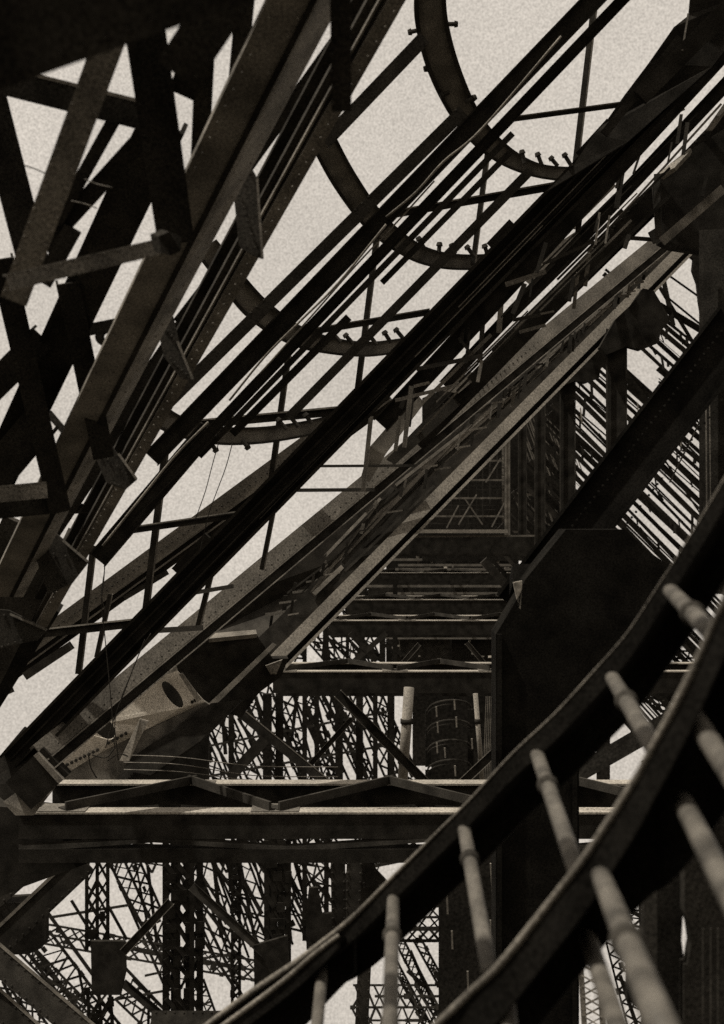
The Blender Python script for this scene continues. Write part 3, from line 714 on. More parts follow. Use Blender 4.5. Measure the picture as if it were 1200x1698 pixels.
# ================================================================== lattice behind
RS = random.Random(21)
def stray(segs):
    """odd single bars running through a far lattice, no two alike"""
    if segs[0][5] < 59 or len(segs) < 4: return ()
    out = []
    for (x0, y0, x1, y1, w, d, *_) in segs:
        for k in range(2):
            u, v = RS.random() * .5, .5 + RS.random() * .5
            o = RS.uniform(-1, 1) * w
            out.append((x0 + (x1 - x0) * u + o, y0 + (y1 - y0) * u, x0 + (x1 - x0) * v - o * RS.random(), y0 + (y1 - y0) * v, RS.uniform(2.2, 7.5), d - RS.uniform(1, 3)))
    return tuple(out)
def pylon(name, label, segs, mat=FAR, cat='pylon', group=None, extra=()):
    """far laced ironwork moving as one: segs = (x0, y0, x1, y1, width, depth, panels, chord px, lace px, chords)"""
    root = thing(name, label, cat, V(segs[0][2], segs[0][3], segs[0][5]), group)
    lac = MB()
    for (x0, y0, x1, y1, w, d, n, cpx, lpx, ch) in segs:
        a, b = V(x0, y0, d), V(x1, y1, d); s, nn = frame(a, b); k = d / FPX; W = w * k; ax_ = (b - a).normalized()
        for c in ch:
            mb = MB(); o = s * (W * (.5 - c)); mb.prism(a + o, b + o, s, nn, -cpx * k / 2, cpx * k / 2, -cpx * k, 0); link('chord', mb, mat, root)
        for i in range(n):
            for c0, c1 in zip(ch, ch[1:]):
                o0, o1 = s * (W * (.5 - c0)), s * (W * (.5 - c1))
                P0, P1 = a.lerp(b, i / n), a.lerp(b, (i + 1) / n)
                j1, j2 = RS.uniform(.7, 1.5), RS.uniform(.7, 1.5); sh = ax_ * (RS.uniform(-.25, .25) * (P1 - P0).length)
                if RS.random() > .10: lac.stick(P0 + o0 + sh, P1 + o1, lpx * k * j1, lpx * k * .4)
                if RS.random() > .10: lac.stick(P0 + o1 - nn * lpx * k * .6, P1 + o0 - nn * lpx * k * .6 + sh, lpx * k * j2, lpx * k * .4)
                if RS.random() < .45:
                    c_ = P0 + RS.choice((o0, o1, (o0 + o1) / 2)) + nn * .02; lac.stick(c_ - ax_ * lpx * k * 1.6, c_ + ax_ * lpx * k * RS.uniform(1, 2.6), lpx * k * RS.uniform(2, 3.2), lpx * k * .3)
    for (x0, y0, x1, y1, wd, d) in tuple(extra) + stray(segs):
        a, b = V(x0, y0, d), V(x1, y1, d); mb = MB(); mb.stick(a, b, wd * d / FPX, wd * d / FPX * .7); link('brace', mb, mat, root)
    link('lacing', lac, mat, root, 'stuff')
    return root
C2, C3, C4 = (0, 1), (0, .5, 1), (0, .33, .67, 1)

# upright laced posts under the nearest girder
pylon('laced_post', 'laced upright post at lower left carrying a black box', [(161, 1375, 161, 1575, 34, 40, 7, 6, 4, C3), (163, 1640, 170, 1730, 36, 40, 4, 6, 4, C3)], BLACK, 'post', 'laced upright posts under the nearest girder')
pylon('laced_post', 'broad dark laced post, second from the left at the bottom', [(303, 1375, 303, 1730, 56, 42, 13, 11, 6, C4)], BLACK, 'post', 'laced upright posts under the nearest girder',
      extra=((290, 1375, 290, 1730, 14, 42.4), (318, 1375, 318, 1730, 8, 41.6)))
pylon('laced_post', 'slim dark post between the two broad laced posts at the bottom', [(391, 1375, 391, 1700, 12, 44, 24, 5, 3, C2)], BLACK, 'post', 'laced upright posts under the nearest girder')
pylon('laced_post', 'broad dark laced post with a black box, third from the left at the bottom', [(460, 1375, 460, 1660, 36, 41, 11, 9, 5, C4)], BLACK, 'post', 'laced upright posts under the nearest girder',
      extra=((452, 1375, 452, 1660, 13, 41.4),))
pylon('laced_post', 'narrow laced post at the bottom, right of the open sky', [(523, 1375, 523, 1560, 36, 43, 6, 8, 3, C2)], BLACK, 'post', 'laced upright posts under the nearest girder')
for lb, pts, d in (('black box fixed on the leftmost laced post', [(150, 1561), (206, 1561), (209, 1610), (200, 1650), (152, 1650)], 39),
                   ('black box fixed on the third laced post', [(420, 1568), (476, 1552), (482, 1640), (470, 1662), (422, 1662)], 40),
                   ('black box fixed on the narrow laced post near the staircase', [(506, 1520), (512, 1472), (527, 1472), (534, 1515), (570, 1512), (572, 1575), (508, 1575)], 42)):
    o = plate_thing('box_casing', lb, 'box', [(*p, d) for p in pts], BLACK, .15)
BR = [
    ('lower_brace', 'dark brace with twin rails rising right from the leftmost black box', (203, 1580, 38.5), (282, 1496, 38.5), 14, BLACK, 'ichan'),
    ('lower_brace', 'dark brace falling right from the broad laced post', (318, 1470, 40), (438, 1580, 40), 15, DARK, 'ichan'),
    ('lower_brace', 'dark brace falling right below the leftmost black box', (204, 1630, 41), (300, 1712, 41), 14, BLACK, 'ichan'),
    ('lower_brace', 'heavy dark beam falling right across the bottom left corner', (-30, 1568, 24), (150, 1722, 24), 42, DARK, 'angle'),
    ('lower_brace', 'second heavy dark beam in the extreme bottom left corner', (-40, 1632, 25), (60, 1722, 25), 40, BLACK, 'angle'),
    ('lower_brace', 'heavy dark beam rising right at the left edge below the nearest girder', (-20, 1580, 25), (140, 1428, 25), 44, BLACK, 'angle'),
    ('lower_brace', 'upper dark beam rising right at the left edge below the nearest girder', (-30, 1500, 26), (90, 1395, 26), 46, DARK, 'angle'),
    ('lower_brace', 'level black beam at the bottom edge between the laced posts', (250, 1690, 38), (450, 1690, 38), 26, BLACK, 'chan'),
    ('mid_brace', 'long dark brace with light edge falling right onto the nearest girder', (372, 1160, 30), (545, 1302, 30), 16, BLACK, 'angle'),
    ('mid_brace', 'twin railed brace rising right above the nearest girder', (514, 1268, 31), (583, 1192, 31), 9, BLACK, 'ichan'),
    ('mid_brace', 'bright edged brace falling right to the pale pipe foot', (560, 1150, 32), (706, 1298, 32), 16, BLACK, 'ichan'),
    ('mid_brace', 'bright edged brace rising right into the tall pier', (766, 1298, 31), (832, 1236, 31), 15, BLACK, 'ichan'),
    ('mid_brace', 'small bright brace rising right above the second girder', (668, 1099, 45), (695, 1068, 45), 8, DARK, 'ichan'),
    ('mid_brace', 'small bright brace falling right above the second girder', (774, 1066, 45), (802, 1099, 45), 8, DARK, 'ichan'),
    ('mid_brace', 'dark brace of the big cross behind the middle left lattice', (380, 1290, 36), (440, 1225, 36), 18, BLACK, 'chan'),
    ('mid_brace', 'dark brace of the cross behind the bright edged one', (560, 1120, 50), (640, 1050, 50), 9, BLACK, 'box'),
    ('mid_brace', 'dark brace falling right behind the second girder', (580, 1050, 50), (625, 1096, 50), 9, BLACK, 'box'),
]
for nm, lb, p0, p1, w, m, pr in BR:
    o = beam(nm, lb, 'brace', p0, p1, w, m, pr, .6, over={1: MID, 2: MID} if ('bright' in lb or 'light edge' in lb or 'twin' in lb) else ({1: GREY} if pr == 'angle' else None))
plate_thing('left_block', 'black block at the left edge under the rising beams', 'plate', [(-20, 1500, 26), (62, 1495, 26), (69, 1510, 26), (69, 1572, 26), (48, 1582, 26), (-20, 1585, 26)], BLACK, .6)
plate_thing('left_block', 'dull grey block by the left edge just under the nearest girder', 'plate', [(30, 1425, 23), (82, 1372, 23), (112, 1380, 23), (108, 1402, 23), (60, 1440, 23)], DARK, .4)
plate_thing('left_block', 'black mass of ironwork at the left end of the nearest girder', 'plate', [(-30, 1335, 20.6), (30, 1340, 20.6), (120, 1352, 20.6), (150, 1430, 20.6), (40, 1470, 20.6), (-30, 1500, 20.6)], BLACK, .6)

# fine far lattice, four great bays
pylon('far_lattice', 'fine far lattice with pointed bars at the lower left', [
    (60, 1546, 440, 1612, 30, 70, 22, 3.6, 2.6, C3), (205, 1425, 300, 1640, 44, 74, 12, 4.5, 2.6, C3), (62, 1560, 190, 1730, 46, 72, 12, 5, 2.8, C2), (-20, 1600, 70, 1730, 44, 73, 8, 4.5, 2.8, C4),
    (40, 1572, 165, 1700, 22, 76, 14, 4, 2.4, C2), (205, 1640, 330, 1760, 40, 75, 9, 4, 2.6, C2), (325, 1630, 350, 1700, 26, 74, 5, 4, 2.6, C2)],
    extra=((77, 1511, 160, 1625, 6, 66), (118, 1493, 152, 1548, 5, 66), (195, 1460, 292, 1640, 6, 66), (85, 1521, 218, 1500, 4.5, 66.4), (146, 1540, 330, 1735, 5, 67), (178, 1500, 210, 1558, 5, 67),
           (240, 1618, 290, 1607, 4, 66.5), (188, 1658, 290, 1640, 4, 66.5), (328, 1500, 420, 1690, 5, 67), (335, 1555, 390, 1640, 5, 67), (330, 1590, 400, 1580, 4, 67)))
segs = []
random.seed(5)
for i in range(9):
    x = 300 + i * 30 + random.uniform(-6, 6)
    segs.append((x - 24, 1362 + random.uniform(-6, 4), x + 62 + random.uniform(-14, 20), 1575 + random.uniform(-22, 22), random.uniform(20, 34), 80 + i * 1.4, 7, 4, 2.8, C2))
segs += [(150 + q * 62, 1360, 200 + q * 62, 1440, 24, 92 + q, 5, 4, 3, C2) for q in range(9)]
pylon('far_lattice', 'dense far lattice between the broad laced posts below the nearest girder', segs, extra=tuple((325 + i * 24, 1425, 345 + i * 24 + random.uniform(-10, 40), 1560, random.uniform(3, 6), 90) for i in range(7)))
segs = []
for i in range(13):
    x = 305 + i * 26 + random.uniform(-8, 8)
    segs.append((x, 1140 + random.uniform(-6, 6), x + random.uniform(30, 80), 1305, random.uniform(18, 30), 84 + i * 1.2, 8, 4, 2.8, C2))
pylon('far_lattice', 'dense far lattice seen between the nearest and second girders', segs,
      extra=((383, 1150, 383, 1305, 9, 70), (443, 1150, 443, 1305, 15, 70), (463, 1150, 463, 1305, 13, 70.5), (505, 1150, 505, 1305, 8, 70), (525, 1150, 525, 1305, 8, 70), (562, 1150, 562, 1305, 13, 70), (596, 1150, 596, 1305, 12, 70.4),
             (622, 1150, 622, 1305, 8, 70), (648, 1150, 648, 1305, 12, 70.2), (330, 1290, 640, 1236, 4, 78), (330, 1240, 640, 1180, 4, 78.5)))
segs = []
for i in range(7):
    x = 470 + i * 26 + random.uniform(-6, 6)
    segs.append((x, 1040 + random.uniform(-6, 6), x + random.uniform(20, 60), 1100, random.uniform(16, 24), 100 + i, 4, 3.6, 2.6, C2))
for i in range(5):
    x = 548 + i * 18
    segs.append((x, 945 + i * 4, x + 40, 1040, random.uniform(14, 20), 108 + i, 6, 3.6, 2.8, C3))
pylon('far_lattice', 'small far lattice above the second girder, left of the shaft', segs, extra=((505, 1030, 505, 1100, 7, 95), (540, 1030, 540, 1100, 10, 95), (600, 950, 600, 1100, 10, 95), (634, 1000, 634, 1100, 10, 95), (655, 950, 655, 1100, 8, 95), (576, 980, 576, 1100, 6, 95.5)))
pylon('far_lattice', 'far lattice seen between the staircase balusters at the bottom', [
    (585, 1652, 745, 1652, 34, 60, 9, 3.6, 3, C2), (585, 1692, 745, 1692, 40, 60.5, 8, 3.6, 3, C2), (640, 1500, 745, 1500, 40, 62, 6, 3.5, 3, C3), (640, 1540, 745, 1540, 36, 62.4, 6, 4, 3, C3),
    (662, 1560, 745, 1720, 14, 64, 16, 4, 2.4, C2), (690, 1555, 770, 1700, 12, 65, 14, 4, 2.4, C2), (650, 1590, 720, 1720, 10, 65.5, 12, 4, 2.4, C2)],
    extra=((600, 1440, 700, 1420, 6, 64), (612, 1430, 642, 1462, 3, 66), (640, 1560, 745, 1560, 5, 61)))
pylon('far_lattice', 'scraps of far lattice at the bottom right between dark posts', [(1040, 1460, 1075, 1560, 34, 60, 7, 3, 3, C2), (1020, 1560, 1060, 1720, 30, 60, 8, 3.5, 3, C2), (1075, 1040, 1160, 1120, 50, 70, 7, 4, 3, C4), (1060, 1130, 1190, 1210, 46, 72, 8, 4, 3, C4), (955, 1230, 1010, 1250, 30, 70, 3, 3, 2.4, C2)],
      extra=((955, 1272, 1130, 1170, 9, 50), (955, 1296, 1130, 1196, 9, 50.4), (955, 1284, 1130, 1184, 16, 51), (1000, 1195, 1000, 1300, 22, 54), (1070, 1260, 1100, 1310, 14, 55)))
lp = pylon('lift_mast', 'pale laced mast with rungs low between the pier and the balusters', [(985, 1720, 978, 1600, 30, 9, 7, 9, 2.4, C2)], MID, 'mast')

# striped inclined ribs on the right, behind the columns
rng = random.Random(3)
rbs = thing('striped_ribs', 'receding bank of parallel inclined ribs behind the black columns, right', 'ribs', V(1000, 900, 64))
for lay in range(2):
    c = -512.0 + lay * 7; i = 0
    while c < 215:
        step = rng.uniform(6, 24)
        t_ = (c + 512) / 727
        w = step * (rng.uniform(.2, .58) if lay == 0 else rng.uniform(.1, .3)) * (1 + .25 * max(0, t_ - .25))
        x0 = 1000 - (c + 500) * .28; x1 = 1205
        if -450 < c < -372: x0 = 1092 if c > -430 else 1000
        sl = .95 + (c + 250) / 2600.0 + rng.uniform(-.05, .05) * (1 + lay)
        yc = c + .95 * 1050
        d = 62 + (i % 4) * 1.5 + lay * 9
        sub(rbs, 'rib', (x0, yc + sl * (x0 - 1050), d), (x1, yc + sl * (x1 - 1050), d), w, (FAR, FAR, DARK)[i % 3], .7)
        for k in range(2):                                       # short ties from rib to rib
            xt = rng.uniform(max(x0, 900), 1165); yt = yc + sl * (xt - 1050)
            sub(rbs, 'tie', (xt, yt, d - .3), (xt + rng.uniform(-3, 9), yt + step * rng.uniform(.8, 1.6), d - .3), rng.uniform(1.5, 5), FAR, .7)
        c += step; i += 1
for x0, y0, x1, y1, w in ((985, 560, 1100, 700, 12), (1040, 640, 1092, 662, 8), (1092, 650, 1110, 628, 7), (1095, 440, 1116, 540, 8), (1085, 440, 1170, 500, 3.5), (1105, 492, 1170, 545, 3.5), (1066, 490, 1170, 552, 11),
                          (1090, 470, 1180, 620, 6), (1120, 520, 1175, 560, 4), (1060, 700, 1058, 730, 2), (1130, 712, 1129, 748, 3), (1130, 760, 1160, 700, 3), (1100, 760, 1160, 850, 3), (1140, 740, 1110, 800, 2.5), (1080, 800, 1160, 880, 3), (1150, 408, 1160, 460, 10)):
    sub(rbs, 'stay', (x0, y0, 58), (x1, y1, 58), w, FAR, .8)
for x0, y0, x1, y1 in ((958, 690, 966, 700), (962, 676, 965, 702), (1057, 668, 1058, 692), (1128, 715, 1129, 740)):
    sub(rbs, 'bright_speck', (x0, y0, 56), (x1, y1, 56), 2, PALE, 1)  # small pale strips put in as bright specks among the ribs
plate(rbs, 'arch_plate', [(1120, 404, 57), (1170, 404, 57), (1170, 560, 57), (1159, 500, 57), (1156, 470, 57), (1148, 448, 57), (1150, 430, 57)], FAR, .3)
fr = thing('shaft_framing', 'faint grey framing inside the dark shaft above the cross beam, centre', 'frame', V(770, 880, 100))
for x, w in ((800, 2), (812, 3), (824, 2), (834, 4), (790, 1.5), (776, 1.5), (762, 2), (748, 1.5)):
    sub(fr, 'upright', (x, 876, 79), (x, 876 - (x - 690) * 1.1, 79), w, GREY if w > 3 else DARK, .8)
for i, y in enumerate((868, 856, 845, 838, 826, 812, 806, 796, 788, 776, 764, 756, 742, 730)):
    sub(fr, 'cross_bar', (880 - (y - 600) * .55 - 20, y, 78.6), (842, y, 78.6), (1.6, 3, 1.4)[i % 3], (DARK, GREY, DARK)[i % 3], .8)
for x0, y0, x1, y1 in ((760, 870, 790, 820), (800, 870, 770, 826), (805, 800, 830, 760), (740, 876, 760, 838), (815, 874, 838, 830)):
    sub(fr, 'brace', (x0, y0, 78.4), (x1, y1, 78.4), 2.2, GREY, .8)
wall = thing('slatted_screen', 'dark slatted screen between the farthest columns', 'screen', V(870, 900, 80))
plate(wall, 'backing', [(700, 660, 84), (935, 560, 84), (940, 930, 84), (700, 930, 84)], FAR, .3)
for i in range(34):
    x = 852 + (i % 17) * 5.2; y = 690 + (i // 17) * 130 + rng.uniform(-10, 10)
    sub(wall, 'slat', (x, y, 80), (x + 34, y + 96, 80), rng.uniform(1.2, 2.4), GREY if i % 3 else MID, .6)
for x0, x1, y in ((848, 938, 882), (848, 938, 940), (872, 934, 820)):
    sub(wall, 'rail', (x0, y, 79), (x1, y, 79), 4, MID, .8)

# ---- lift machinery between the girders: pale pipes and a distant spiral stair
for lb, x0, y0, x1, y1, w, m in (('thick pale pipe standing behind the nearest girder, centre', 667, 1300, 678, 1140, 17, PALE), ('thin pale pipe standing behind the nearest girder, right of centre', 800, 1300, 788, 1150, 8, PALE)):
    p = thing('pale_pipe', lb, 'pipe', V(x0, y0, 36))
    mb = MB(); k = 36 / FPX; mb.tube([V(x0, y0, 36), V(x1, y1, 36)], w * k / 2, 14); link('tube', mb, m, p, shade=True)
    for yy in (1196, 1262):
        u = (y0 - yy) / (y0 - y1); xx = x0 + (x1 - x0) * u
        mb = MB(); mb.tube([V(xx, yy + 4, 36), V(xx, yy - 4, 36)], w * k * .62, 14); link('coupling', mb, BLACK, p, shade=True)
sp = thing('far_spiral_stair', 'small dark spiral stair with bright uprights, right of centre behind the girder', 'stairs', V(745, 1300, 48))
cx = 745
for i in range(5):
    yc = 1172 + i * 33
    pts = [V(cx + math.cos(t) * 36, yc - math.sin(t) * 14 + 6 * t / math.pi, 48 - math.sin(t) * .8) for t in [math.pi * j / 14 for j in range(15)]]
    mb = MB(); mb.tube(pts, 1.6 * 48 / FPX, 5); link('hand_rail', mb, DARK, sp)
    mb = MB(); mb.tube([p + UP * -.16 for p in pts], .8 * 48 / FPX, 5); link('hand_rail', mb, DARK, sp)
    plate(sp, 'tread_ring', [(cx - 40, yc + 6, 49.5), (cx + 40, yc + 4, 49.5), (cx + 40, yc + 32, 49.5), (cx - 40, yc + 34, 49.5)], FAR, .1)
for x, y in ((754, 1168), (757, 1197), (738, 1248), (783, 1233), (755, 1278), (724, 1180), (726, 1206), (725, 1240), (752, 1142)):
    sub(sp, 'baluster', (x, y + 9, 47), (x - 1, y - 8, 47), 2.6, PALE, 1)
sub(sp, 'newel', (745, 1310, 48.6), (745, 1130, 48.6), 60, FAR, .4)
cb = thing('cable_bundle', 'bundle of thin upright cables left of the tall pier', 'cable', V(810, 1300, 46))
plate(cb, 'backing', [(770, 1130, 50), (830, 1130, 50), (830, 1310, 50), (770, 1310, 50)], FAR, .1)
for i in range(7): sub(cb, 'cable', (806 + i * 3 - 5, 1300, 46), (806 + i * 3, 1150, 46), 1.4, GREY, 1)
plate_thing('shaft_screen', 'dark screen behind the thick pale pipe', 'screen', [(684, 1150, 60), (735, 1150, 60), (735, 1270, 60), (684, 1270, 60)], FAR, .2)
pier2 = thing('dark_standard', 'dark upright standards behind the lower balusters', 'post', V(760, 1698, 47))
sub(pier2, 'shaft', (773, 1720, 47), (773, 1430, 47), 92, FAR, .2)
for x, y in ((741, 1480), (750, 1558), (776, 1625), (814, 1540), (742, 1500)): sub(pier2, 'bright_speck', (x, y + 16, 46), (x - 1, y - 14, 46), 3, MID, 1)  # paler strips put in as bright specks on the shaft
sub(pier2, 'pale_edge', (819, 1480, 46), (816, 1432, 46), 8, PALE, 1)

# the dark pillar and stanchion behind the lowest balusters
beam('dull_pillar', 'dull grey pillar at the bottom, left of the nearest baluster', 'pillar', (598, 1730, 20), (606, 1560, 20), 22, DARK, 'chan', .8)
beam('dull_pillar', 'mottled stone grey pillar behind the staircase below the nearest girder', 'pillar', (582, 1560, 30), (588, 1425, 30), 26, DARK, 'chan', .8)
beam('dull_pillar', 'black pillar beside the mottled one below the nearest girder', 'pillar', (562, 1560, 29), (560, 1425, 29), 24, BLACK, 'chan', .8)
beam('dull_pillar', 'black block pillar right of the mottled one', 'pillar', (615, 1470, 31), (606, 1425, 31), 26, BLACK, 'chan', .8)

# ================================================================== spiral staircase close to the camera, bottom right
stair = thing('spiral_staircase', 'near dark spiral staircase with grey pipe balusters, bottom right', 'staircase', V(1000, 1698, 3.6))
def lerp_d(pts, x):
    q = sorted(pts)
    for (xa, ya, da), (xb, yb, db) in zip(q, q[1:]):
        if xa <= x <= xb: return da + (db - da) * (x - xa) / (xb - xa)
    return q[0][2] if x < q[0][0] else q[-1][2]
def along(vals, k=8): return [h[0] for h in catmull([(h, 0, 0) for h in vals], k)]
def sheet(nm, parent, rows, mat):
    """closed strip through rows of cross-section points"""
    mb = MB(); n = len(rows[0]); fs = []
    for j in range(1, len(rows)):
        o = n * (j - 1)
        for k in range(n): fs.append((o + k, o + (k + 1) % n, o + n + (k + 1) % n, o + n + k))
    fs += [tuple(range(n)), tuple(n * (len(rows) - 1) + k for k in reversed(range(n)))]
    mb.add([p for r_ in rows for p in r_], fs); return link(nm, mb, mat, parent)
def ribbon(nm, pts, hs, lips, rim_w, rim_mat, deep=.34):
    """string of the stair: a front lip, a tread plate going back from it and the string board behind"""
    cv = catmull(pts, 8); hh = along(hs); lp = along(lips); rw = along(rim_w)
    rows, tops, webs = [], [], []
    for p, h, l in zip(cv, hh, lp):
        x, y, d = p; t = .03
        a, b = V(x, y, d), V(x, y + l, d)
        back = FWD - UP * .40 + RIGHT * .36
        rows.append([a, b, b + back * t, a + back * t])
        tops.append([a + back * (t + .002), a + back * deep, a + back * deep - UP * .02, a + back * (t + .002) - UP * .02])
        e = a + back * (deep + .002); f = V(x, y + h, d) + back * (deep + .002)
        webs.append([e, f, f + back * t, e + back * t])
    w = sheet(nm, stair, webs, SOOT)
    sheet('front_lip', w, rows, SOOT); sheet('tread_plate', w, tops, SOOT)
    mb = MB(); mb.tube([V(*p) for p in cv], 1, 10, [r_ * p[2] / FPX / 2 for r_, p in zip(rw, cv)])
    link('rim_bar', mb, rim_mat, w, shade=True)
A_ = [(1260, 690, 3.9), (1190, 812, 4.0), (1137, 900, 4.1), (1092, 970, 4.2), (1040, 1049, 4.3), (987, 1110, 4.4), (920, 1183, 4.5), (850, 1249, 4.65), (780, 1325, 4.8), (725, 1380, 4.95), (647, 1458, 5.1), (592, 1514, 5.25), (548, 1552, 5.35), (487, 1598, 5.5), (417, 1645, 5.65), (340, 1702, 5.8), (290, 1740, 5.9)]
ribbon('stringer', A_, [100, 98, 95, 92, 88, 84, 80, 78, 76, 74, 72, 70, 66, 50, 40, 36, 36], [46, 46, 46, 46, 46, 46, 44, 42, 40, 40, 40, 38, 36, 28, 22, 20, 20], [3, 3, 3, 3, 3.2, 3.4, 3.6, 4, 4.4, 5, 6, 8, 10, 11, 11, 10, 10], GREY)
A2 = [(560, 1552, 5.2), (521, 1582, 5.3), (475, 1622, 5.4), (420, 1664, 5.5), (368, 1702, 5.6), (320, 1740, 5.7)]
ribbon('lower_stringer', A2, [60, 70, 80, 90, 100, 100], [20, 30, 30, 30, 30, 30], [7, 8, 9, 9, 9, 9], GREY, .2)
Bc = [(1290, 830, 2.75), (1240, 915, 2.8), (1200, 999, 2.85), (1180, 1042, 2.9), (1153, 1101, 2.95), (1110, 1186, 3.0), (1077, 1247, 3.05), (1054, 1290, 3.1), (990, 1390, 3.2), (949, 1448, 3.25), (897, 1514, 3.35), (827, 1601, 3.45), (777, 1648, 3.55), (728, 1695, 3.6), (680, 1740, 3.7)]
ribbon('stringer', Bc, [330, 320, 300, 290, 270, 240, 210, 180, 150, 140, 140, 140, 140, 140, 140], [90] * 15, [13, 13, 13, 13, 13, 12, 12, 12, 12, 12, 12, 13, 13, 13, 13], GREY)
BAL = [((1104, 972), (1190, 1060), .60, 0), ((1008, 1112), (1090, 1250), .45, 0), ((884, 1232), (958, 1450), .40, 0), ((766, 1354), (812, 1615), .34, 0), ((652, 1478), (645, 1760), .36, 1), ((535, 1600), (520, 1760), 2, 1),
       ((1150, 1188), (1245, 1336), 2, 2), ((1132, 1330), (1260, 1580), 2, 2), ((990, 1436), (1112, 1740), .58, 2), ((970, 1540), (1036, 1740), 2, 3), ((836, 1630), (848, 1740), 2, 2)]
for p, q, cu, mode in BAL:
    if mode == 0: d0, d1 = lerp_d(A_, p[0]) + .17, lerp_d(Bc, q[0]) + .16
    elif mode == 1: d0, d1 = lerp_d(A_, p[0]) + .17, 3.3 if cu < 1 else 4.6
    elif mode == 2: d0, d1 = lerp_d(Bc, p[0]) + .16, {1245: 2.6, 1260: 2.1, 1112: 1.75, 848: 3.4}[q[0]]
    else: d0, d1 = 3.7, 2.7
    a, b = V(*p, d0), V(*q, d1); r_ = 104.0 / FPX / 2
    pts = [a.lerp(b, i / 6) for i in range(7)]
    mb = MB(); mb.tube(pts, r_, 24); bl = link('baluster', mb, PIPE, stair, shade=True)
    ax = (b - a).normalized()
    if cu < 1:
        c = a.lerp(b, cu)
        mb = MB(); mb.tube([c - ax * .03, c - ax * .022, c - ax * .010, c + ax * .010, c + ax * .022, c + ax * .03], 1, 24, [r_ * 1.02, r_ * 1.28, r_ * 1.42, r_ * 1.42, r_ * 1.28, r_ * 1.02])
        link('collar', mb, DARK, bl, shade=True)  # collar coloured dark to paint its ring of shadow
nw = thing('dark_standards', 'pair of dark uprights beside the staircase in the bottom right corner', 'post', V(1130, 1698, 5.6))
plate(nw, 'upright', [(1068, 1420, 5.6), (1136, 1420, 5.6), (1132, 1520, 5.6), (1130, 1560, 5.6), (1136, 1606, 5.6), (1136, 1730, 5.6), (1068, 1730, 5.6)], BLACK, .08)
plate(nw, 'upright', [(1135, 1380, 5.5), (1230, 1180, 5.5), (1230, 1730, 5.5), (1134, 1730, 5.5), (1134, 1600, 5.5), (1140, 1600, 5.5), (1146, 1565, 5.5), (1142, 1535, 5.5), (1135, 1515, 5.5)], BLACK, .08)
sub(nw, 'grey_face', (1079, 1730, 5.5), (1079, 1470, 5.5), 20, DARK, .4)
for x in (1165, 1178, 1190): sub(nw, 'ridge', (x, 1730, 5.45), (x, 1540, 5.45), 2.5, DARK, 1)
plate(nw, 'shoe_plate', [(1040, 1600, 5.7), (1052, 1570, 5.7), (1050, 1560, 5.7), (1068, 1540, 5.7), (1068, 1730, 5.7), (1066, 1680, 5.7), (1040, 1660, 5.7)], BLACK, .05)

# ---- plates and ties in the gap under the great girder, centre right
for lb, pts, m, d in (('grey sloping plate under the great girder, left one of three', [(598, 792), (612, 742), (690, 652), (704, 668), (640, 752), (612, 800)], GREY, 22.5),
                      ('grey sloping plate under the great girder, middle one of three', [(640, 762), (700, 700), (772, 640), (786, 650), (715, 716), (655, 770)], DARK, 23),
                      ('grey sloping plate under the great girder, right one of three', [(735, 648), (752, 628), (790, 614), (796, 622), (760, 652)], GREY, 22.8),
                      ('mottled grey plate beside the great girder, upper right', [(868, 462), (900, 420), (960, 380), (975, 388), (930, 430), (880, 472)], GREY, 22.0)):
    plate_thing('sloping_plate', lb, 'plate', [(*p, d) for p in pts], m, .06)
for i, (x0, y0, x1, y1, w) in enumerate(((1030, 276, 1022, 312, 5), (1062, 252, 1050, 288, 4), (1145, 140, 1150, 152, 3), (965, 330, 958, 384, 9), (1035, 262, 1022, 345, 9), (905, 402, 890, 452, 7), (870, 470, 850, 520, 8), (780, 585, 760, 560, 5))):
    beam('rail_tie', ('first', 'second', 'third', 'fourth', 'fifth', 'sixth', 'seventh', 'eighth')[i] + ' short tie crossing the sky slits between the slanting rails', 'tie', (x1, y1, 18.9), (x0, y0, 18.9), w, BLACK, 'box', .5, 'short ties across the sky slits')

# ---- rods, posts and ledges strung along the inclined stringers
rd = random.Random(31)
rods = thing('rod_bundle', 'bundle of thin parallel rods strung along the pale stringer and the rails', 'rods', V(500, 1000, 25))
def lineN(u, off): return 470 + 700 * u, 985 - 640 * u + off
def lowgap(u): return rd.uniform(-22 + 35 * u, 44 - 32 * u)         # between the pale stringer and the lowest one
def topgap(u): return rd.uniform(-168 - 50 * (u - .24), -84 + 80 * (u - .24))   # between the great girder and the pale stringer
def dep(u): return 24.6 + 6.6 * u
for i in range(46):
    u0 = rd.uniform(0, .7); u1 = min(1, u0 + rd.uniform(.12, .36))
    (x0, y0), (x1, y1) = lineN(u0, lowgap(u0)), lineN(u1, lowgap(u1))
    sub(rods, 'rod', (x0, y0, dep(u0)), (x1, y1, dep(u1)), rd.choice((2.2, 3, 3.5, 5, 7)), rd.choice((DARK, GREY, MID, DARK, BLACK, PALE)), .9)
for i in range(26):
    u0 = rd.uniform(.3, .75); u1 = min(1, u0 + rd.uniform(.10, .3)); o = topgap(u0)
    (x0, y0), (x1, y1) = lineN(u0, o), lineN(u1, o - 55 * (u1 - u0))
    sub(rods, 'rod', (x0, y0, 20.4 - u0), (x1, y1, 20.4 - u1), rd.choice((1.8, 2.4, 3, 4, 6)), rd.choice((DARK, GREY, BLACK, DARK, BLACK)), .9)
for i in range(40):
    u = rd.uniform(0, 1); x, y = lineN(u, lowgap(u)); h = rd.uniform(12, 34)
    sub(rods, 'post', (x - 2, y + h / 2, dep(u) - .2), (x + 2, y - h / 2, dep(u) - .2), rd.uniform(3, 7), rd.choice((DARK, GREY, BLACK, DARK, MID)), .8)
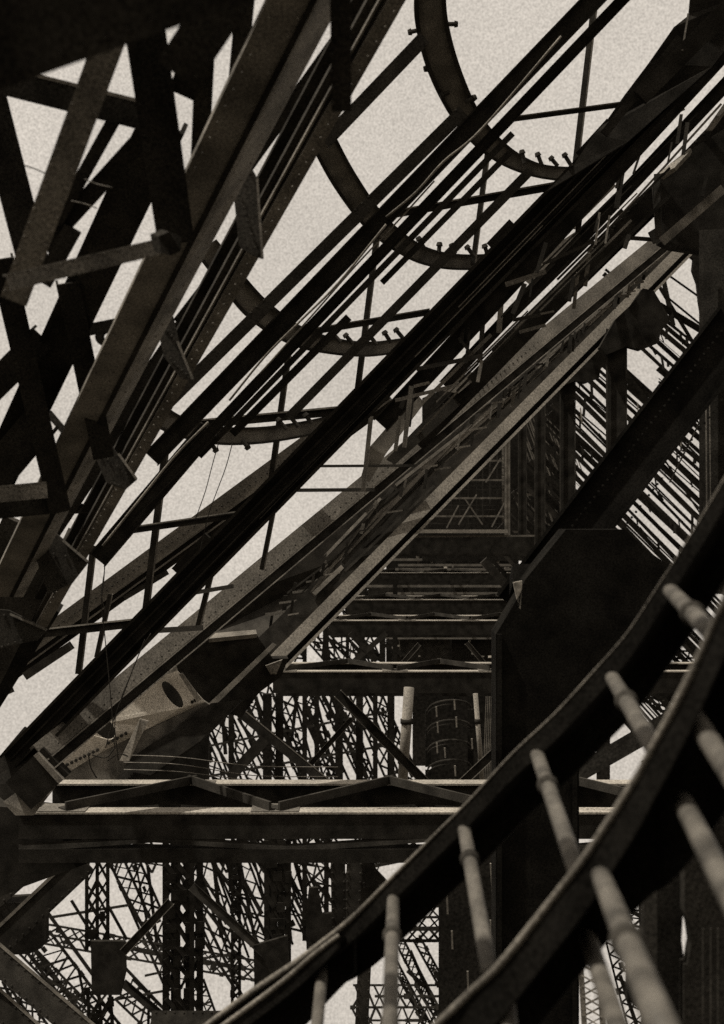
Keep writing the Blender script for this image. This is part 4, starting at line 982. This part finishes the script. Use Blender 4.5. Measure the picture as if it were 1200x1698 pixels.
for i in range(20):
    u = rd.uniform(.28, 1); x, y = lineN(u, topgap(u)); h = rd.uniform(18, 60)
    sub(rods, 'post', (x - 4, y + h / 2, 20.2 - u), (x + 3, y - h / 2, 20.2 - u), rd.uniform(3, 8), rd.choice((DARK, GREY, BLACK, DARK)), .8)
for i in range(20):
    u = rd.uniform(0, 1); x, y = lineN(u, lowgap(u)); L_ = rd.uniform(10, 30)
    sub(rods, 'ledge', (x, y, dep(u) - .3), (x + L_, y - L_ * .16, dep(u) - .3), rd.uniform(2.2, 3.6), rd.choice((PALE, GREY, MID, DARK)), 1.6)
for i in range(4):
    u = rd.uniform(.3, .8); x, y = lineN(u, topgap(u)); L_ = rd.uniform(16, 60)
    sub(rods, 'ledge', (x, y, 20 - u), (x + L_, y - L_ * rd.uniform(.15, .4), 20 - u), rd.uniform(2.4, 6), rd.choice((PALE, DARK, MID, DARK)), 1.2)
# rivet rows on the tall pier, the brace and the pale stringers
rivets(br, [((880, 962, 12.15), (1200, 545, 12.15), 44), ((930, 1010, 12.15), (1200, 660, 12.15), 38)], 2.4, SOOT)
rivets(n1r, [((90, 1238, 19.0), (1150, 352, 30.6), 130)], 1.8, DARK)
rivets(n0, [((-20, 1122, 23.5), (620, 655, 22.0), 70)], 1.8, DARK)

plate_thing('wedge_plate', 'black wedge plate under the nearest girder beside the staircase', 'plate', [(585, 1425, 31.5), (612, 1428, 31.5), (642, 1464, 31.5), (612, 1500, 31.5), (575, 1545, 31.5)], BLACK, .1)
for i, (lb, y0, y1) in enumerate((('uppermost', 1252, 1266), ('middle', 1264, 1282), ('lowest', 1276, 1290))):
    wire('slack_wire', lb + ' of three slack wires strung above the nearest girder', [(205, y0, 23), (300, y0 + 4, 23), (420, y1 + 4, 23.4), (560, y1 + 6, 24)], 1.6, GREY)
for i, (x0, y0, x1, y1, x2, y2) in enumerate(((152, 1252, 176, 1256, 190, 1240), (146, 1250, 150, 1272, 160, 1290), (178, 1262, 196, 1250, 212, 1254))):
    wire('loose_wire', ('first', 'second', 'third')[i] + ' loop of loose wire tangled below the riveted plate', [(x0, y0, 21.5), (x1, y1, 21.5), (x2, y2, 21.5)], 2.4, BLACK)

# lit lines on the great girder painted as beads, bright specks in the shaft
for (x0, x1, off, m) in ((640, 900, 14, GREY), (300, 520, 10, DARK), (560, 760, -8, DARK), (760, 1080, 6, GREY), (880, 1130, 20, DARK), (430, 640, 18, DARK)):
    y0, y1 = 1270 - (x0 - 15) * 1.0288 + off, 1270 - (x1 - 15) * 1.0288 + off
    sub(root_girder, 'bead', (x0, y0, DM(x0) - .12), (x1, y1, DM(x1) - .12), 1.6, m, 1.0)
rq = random.Random(77)
for i in range(46):
    x = rq.uniform(640, 845); y = rq.choice((900, 912, 926, 941, 956, 974, 986, 1004, 1014, 1040, 1056, 1072, 1086)) + rq.uniform(-3, 3)
    sub(sh, 'light_speck', (x, y, 101), (x + rq.uniform(2, 9), y, 101), rq.uniform(1.6, 3.6), rq.choice((PALE, CREAM, MID, GREY)), 1.2)  # short pale bars painted in for specks of sky and sun
